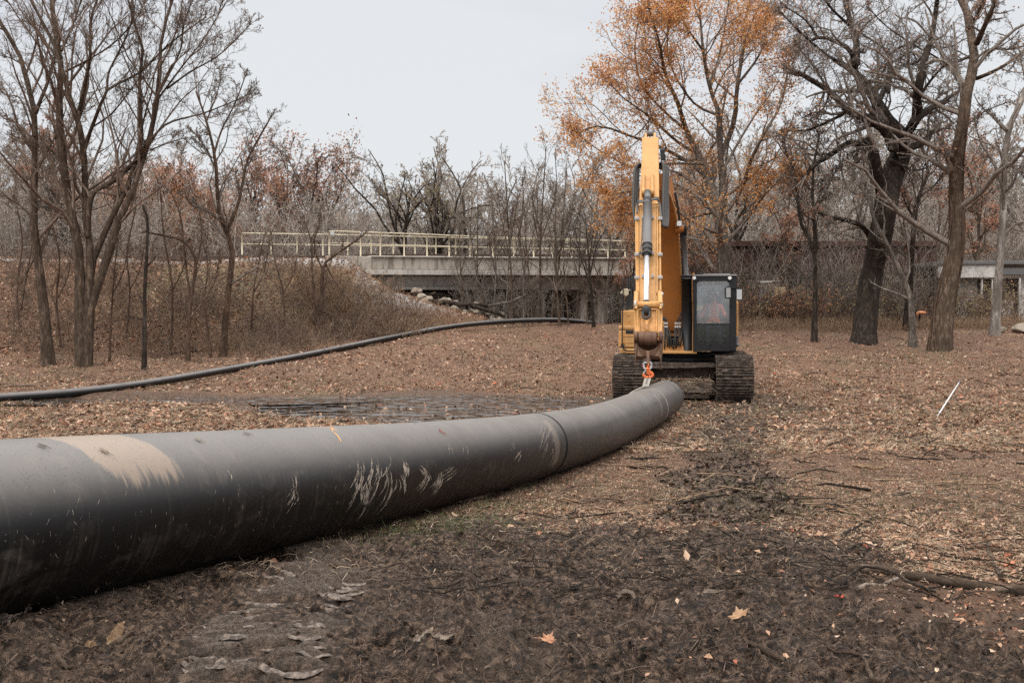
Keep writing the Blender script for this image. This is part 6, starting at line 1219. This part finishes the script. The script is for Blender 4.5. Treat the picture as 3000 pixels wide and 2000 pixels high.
# ------------------------------------------------------------------ ground litter
def scat(n, y0, y1, u0=-.62, u1=.62, keep=None, pw=1.0):
    """n spots in a wedge of the clearing"""
    Y = (y0 ** (1 - pw) + rng.random(n) * (y1 ** (1 - pw) - y0 ** (1 - pw))) ** (1 / (1 - pw)) if pw != 1 else np.exp(rng.uniform(math.log(y0), math.log(y1), n))
    X = Y * rng.uniform(u0, u1, n)
    if keep is not None: k = keep(X, Y); X, Y = X[k], Y[k]
    wet_ = np.minimum(((X + 1.2) / 4.9) ** 2 + ((Y - 21.6) / 3.7) ** 2, ((X + 8) / 4) ** 2 + ((Y - 23.2) / 1.3) ** 2)
    dd = seg_dist(X, Y, PC[::6]); k = (dd > .22) & ((wet_ > 1) | (rng.random(X.shape) < .12)) & (seg_dist(X, Y, SPL[::5]) > .13); return X[k], Y[k]
def dry(th, noise_=.9):
    return lambda X, Y: ((mudmask(X, Y) + noise_ * (rng.random(X.shape) - .5)) < th) & (rng.random(X.shape) < .45 + 1.1 * sstep(.36, .62, fbm(X * 1.3, Y * .9, 4, 120)))
def flakes(name, X, Y, size, asp, mat, label, tilt=.5, lift=.0, curl=.3):
    B = len(X); Z = surf(X, Y); a = rng.uniform(0, 2 * pi, B); x = np.stack([np.cos(a), np.sin(a), rng.normal(size=B) * tilt], -1); x = unit(x); y = unit(np.cross(np.array([0, 0, 1.]) + rng.normal(size=(B, 3)) * tilt, x)); z = np.cross(x, y)
    s = (size * rng.uniform(.45, 1.4, B))[:, None]; c = np.stack([X, Y, Z], -1) + np.array([0, 0, 1]) * (s * (.12 + tilt * .35) + lift)
    V = np.stack([c - x * s, c - y * s * asp + z * s * curl, c + x * s, c + y * s * asp + z * s * curl], 1); m = MB(); m.add(V.reshape(-1, 3), np.stack([np.arange(B) * 4 + k for k in (0, 1, 2)], 1)); m.Fc.append((np.stack([np.arange(B) * 4 + k for k in (0, 2, 3)], 1), 0, False))
    return tag(m.build(name, M[mat]), label, 'leaf litter', kind='stuff')
def straws(name, X, Y, L, r, mat, label, tilt=.3, bend=.15):
    B = len(X); Z = surf(X, Y); a = rng.uniform(0, 2 * pi, B); d = unit(np.stack([np.cos(a), np.sin(a), np.abs(rng.normal(size=B)) * tilt - tilt * .3], -1)); l = (L * rng.uniform(.4, 1.5, B))[:, None]
    p0 = np.stack([X, Y, Z + r * 1.5], -1); mid = p0 + d * l * .5 + rng.normal(size=(B, 3)) * l * bend * [1, 1, .5] + [0, 0, .01]; p2 = p0 + d * l + rng.normal(size=(B, 3)) * l * bend * .5; P = np.stack([p0, mid, p2], 1)
    P[..., 2] = np.maximum(P[..., 2], surf(P[..., 0], P[..., 1]) + r); rr = (r * rng.uniform(.5, 1.4, B))[:, None] * np.array([[1, .85, .5]]); m = MB(); m.tubes(P, rr, 3)
    return tag(m.build(name, M[mat]), label, 'debris', kind='stuff')
flakes('leaf_litter', *scat(100000, 13, 46, keep=dry(.55), pw=1.4), .040, .42, 'litter', 'brown and rust fallen leaves covering the far clearing', .55)
flakes('leaf_litter', *scat(90000, 4.6, 14, keep=dry(.55), pw=1.1), .0145, .42, 'litter', 'brown fallen leaf scraps covering the near clearing', .45)
X, Y = scat(30000, 30, 43.5, -.6, 0, pw=1.5, keep=lambda X, Y: (T(X, Y) - base(X, Y) + rng.normal(size=X.shape) * .15) > .25); flakes('leaf_litter', X, Y, .062, .55, 'litter', 'fallen leaves on the left slope', .6)
flakes('leaf_litter', *scat(7000, 3.0, 6.2, .12, .62, keep=dry(.6, .9)), .014, .55, 'litter', 'fallen leaves among twigs at the lower right', .5)
straws('straw_litter', *scat(52000, 13, 36, -.62, .62, keep=dry(.7), pw=1.3), .15, .0042, 'straw', 'tan straw and plant stalks on the left of the clearing', .35)
straws('straw_litter', *scat(46000, 4.4, 15, keep=dry(.65)), .06, .0016, 'straw', 'fine straw and stalks on the near clearing', .3)
straws('puddle_straw', *scat(9000, 18.5, 25, -.42, .1), .16, .005, 'straw', 'straw lying in and round the puddle', .2)
flakes('puddle_leaves', *scat(2600, 18.5, 25, -.42, .1), .055, .5, 'litter', 'leaves floating in the puddle', .25, .03)
flakes('mud_flakes', *scat(8000, 2.7, 8, keep=lambda X, Y: (mudmask(X, Y) > .35) & (seg_dist(X, Y, IMP) > .3)), .011, .45, 'wetleaf', 'wet dark leaf scraps trodden into the mud', .7)
straws('mud_fibres', *scat(16000, 2.7, 8, keep=lambda X, Y: (mudmask(X, Y) > .3) & (seg_dist(X, Y, IMP) > .28)), .035, .0009, 'wetleaf', 'wet root fibres in the mud', .5, .25)
flakes('mud_flakes', *scat(14000, 7, 22, 0.1, .45, keep=lambda X, Y: mudmask(X, Y) > .4), .03, .5, 'wetleaf', 'wet leaf scraps in the wheel rut', .5)
straws('twig_litter', *scat(1500, 4, 14, -.1, .62, pw=1.2), .20, .0032, 'bark_dark', 'thin dark twigs scattered over the clearing', .12, .10)
straws('twig_litter', *scat(2600, 12, 40), .42, .0085, 'bark_brown', 'brown twigs scattered over the far clearing', .15, .12)
straws('twig_litter', *scat(260, 7, 26, .05, .62), .38, .0065, 'twig_tan', 'pale broken sticks on the right of the clearing', .12, .08)
straws('twig_litter', *scat(60, 7, 26, .05, .62), .5, .012, 'bark_dark', 'dark broken sticks on the right of the clearing', .10, .08)
straws('twig_litter', *scat(420, 3, 9, -.1, .62), .13, .0018, 'twig_brown', 'pale thin twigs in the foreground', .15, .12)
flakes('leaf_litter', *scat(9000, 16, 44, keep=dry(.6), pw=1.3), .06, .5, 'litter', 'larger curled fallen leaves', .8)
flakes('leaf_litter', *scat(2600, 4.5, 16, keep=dry(.6), pw=1.2), .026, .5, 'litter', 'curled fallen leaves on the near clearing', .7)
flakes('wood_chips', *scat(500, 5, 18, pw=1.1), .014, .3, 'chip', 'pale wood chips scattered on the ground', .3)
flakes('wood_chips', *scat(700, 14, 40, pw=1.1), .055, .30, 'chip', 'pale wood chips scattered far off', .3)
# grass tufts before the pipe
def tufts(name, cx, cy, sx_, sy_, n, h, mat, label):
    X = cx + rng.normal(size=n) * sx_; Y = cy + rng.normal(size=n) * sy_; k = seg_dist(X, Y, PC[::6]) > .3; X, Y = X[k], Y[k]; n = len(X); Z = surf(X, Y); d = unit(np.stack([rng.normal(size=n) * .5, rng.normal(size=n) * .5, np.ones(n)], -1)); l = (h * rng.uniform(.4, 1.3, n))[:, None]
    p0 = np.stack([X, Y, Z], -1); p1 = p0 + d * l * .6; p2 = p1 + unit(d + [0, 0, -.6] + rng.normal(size=(n, 3)) * .3) * l * .5; m = MB(); m.tubes(np.stack([p0, p1, p2], 1), np.tile([.0016, .0013, .0005], (n, 1)), 3); return tag(m.build(name, M[mat]), label, 'grass', kind='stuff')
tufts('grass', -.75, 6.3, .45, .35, 900, .07, 'leaf_green', 'short green grass blades along the foot of the big pipe')
tufts('grass', -.2, 7.6, .35, .35, 500, .07, 'leaf_green', 'green grass blades farther along the foot of the pipe')
X, Y = scat(9000, 6, 40); k = fbm(X * .5, Y * .5, 2, 99) > .56; X, Y = X[k], Y[k]; n = len(X); Z = surf(X, Y); d = unit(np.stack([rng.normal(size=n) * .6, rng.normal(size=n) * .6, np.ones(n)], -1)); l = (.045 + .004 * Y)[:, None] * rng.uniform(.5, 1.3, (n, 1)); m = MB(); p0 = np.stack([X, Y, Z], -1); m.tubes(np.stack([p0, p0 + d * l], 1), (.0008 * (Y / 4))[:, None] * np.array([[1.3, .6]]), 3); tag(m.build('grass', M['leaf_green']), 'sparse low grass in the clearing', 'grass', kind='stuff')
# clods
X, Y = scat(1500, 2.8, 7.5, keep=lambda X, Y: mudmask(X, Y) > .5); m = MB(); Z = surf(X, Y)
t = np.linspace(.02, pi - .02, 5)[:, None]; p = np.linspace(0, 2 * pi, 6, endpoint=False)[None]; U0 = np.stack([np.sin(t) * np.cos(p), np.sin(t) * np.sin(p), np.cos(t) + 0 * p], -1)
for x, y, z in zip(X, Y, Z): r = .004 + .009 * rng.random() ** 3; m.grid(U0 * (1 + .45 * rng.uniform(-1, 1, U0.shape[:2])[..., None]) * r * np.array([1.3, 1.1, .8]) + [x, y, z + r * .3], 0, False, True)
tag(m.build('mud_clods', bark('mud_clod', (.05, .035, .026), (.12, .086, .066), 3., .2)), 'crumbs and clods of dark mud', 'mud', kind='stuff')
# bars of firm mud left by the grousers of a passing track
m = MB(); ctr = np.array([p[:2] for p in IMP]); pth = resample([np.array([a_[0], a_[1], 0.]) for a_ in ctr], 60)
for row in range(2):
    s_ = 0.
    for i in range(0, 60, 2):
        if rng.random() < .36 or i < 12: continue
        c = pth[i].copy(); c[0] += (-.16, .14)[row] + rng.uniform(-.03, .03); L = rng.uniform(.07, .15); n_ = 12; t = np.linspace(-1, 1, n_)
        X = c[0] + t * L; Y = c[1] + .030 * t ** 2 - .012 * t + rng.normal(size=n_) * .002; wv = (.0115 * (1 - t ** 4) + .002) * rng.uniform(.75, 1.25) * (1 + .18 * rng.normal(size=n_))
        Z = surf(X, Y); Z = .5 * Z + .5 * Z.mean() + .004; ph_ = np.linspace(0, pi, 7)
        G = np.stack([np.stack([X, Y + wv * 1.25 * cos(a_), Z + np.maximum(wv, .002) * .62 * sin(a_) - .005], -1) for a_ in ph_], 1); m.grid(G, 0, True)
pm = NT('pressed_mud'); pn = pm.noise(pm.pos(), 45, 6, .7); pm.set(pm.ramp(pn, [(.42, (.03, .021, .015)), (.5, (.095, .071, .055)), (.6, (.18, .14, .112))]), .5, pm.bump(pn, .7, .006), spec=.35)
tag(m.build('track_prints', pm.m), 'curved pale grouser prints pressed into the mud at lower left', 'mud', kind='stuff')
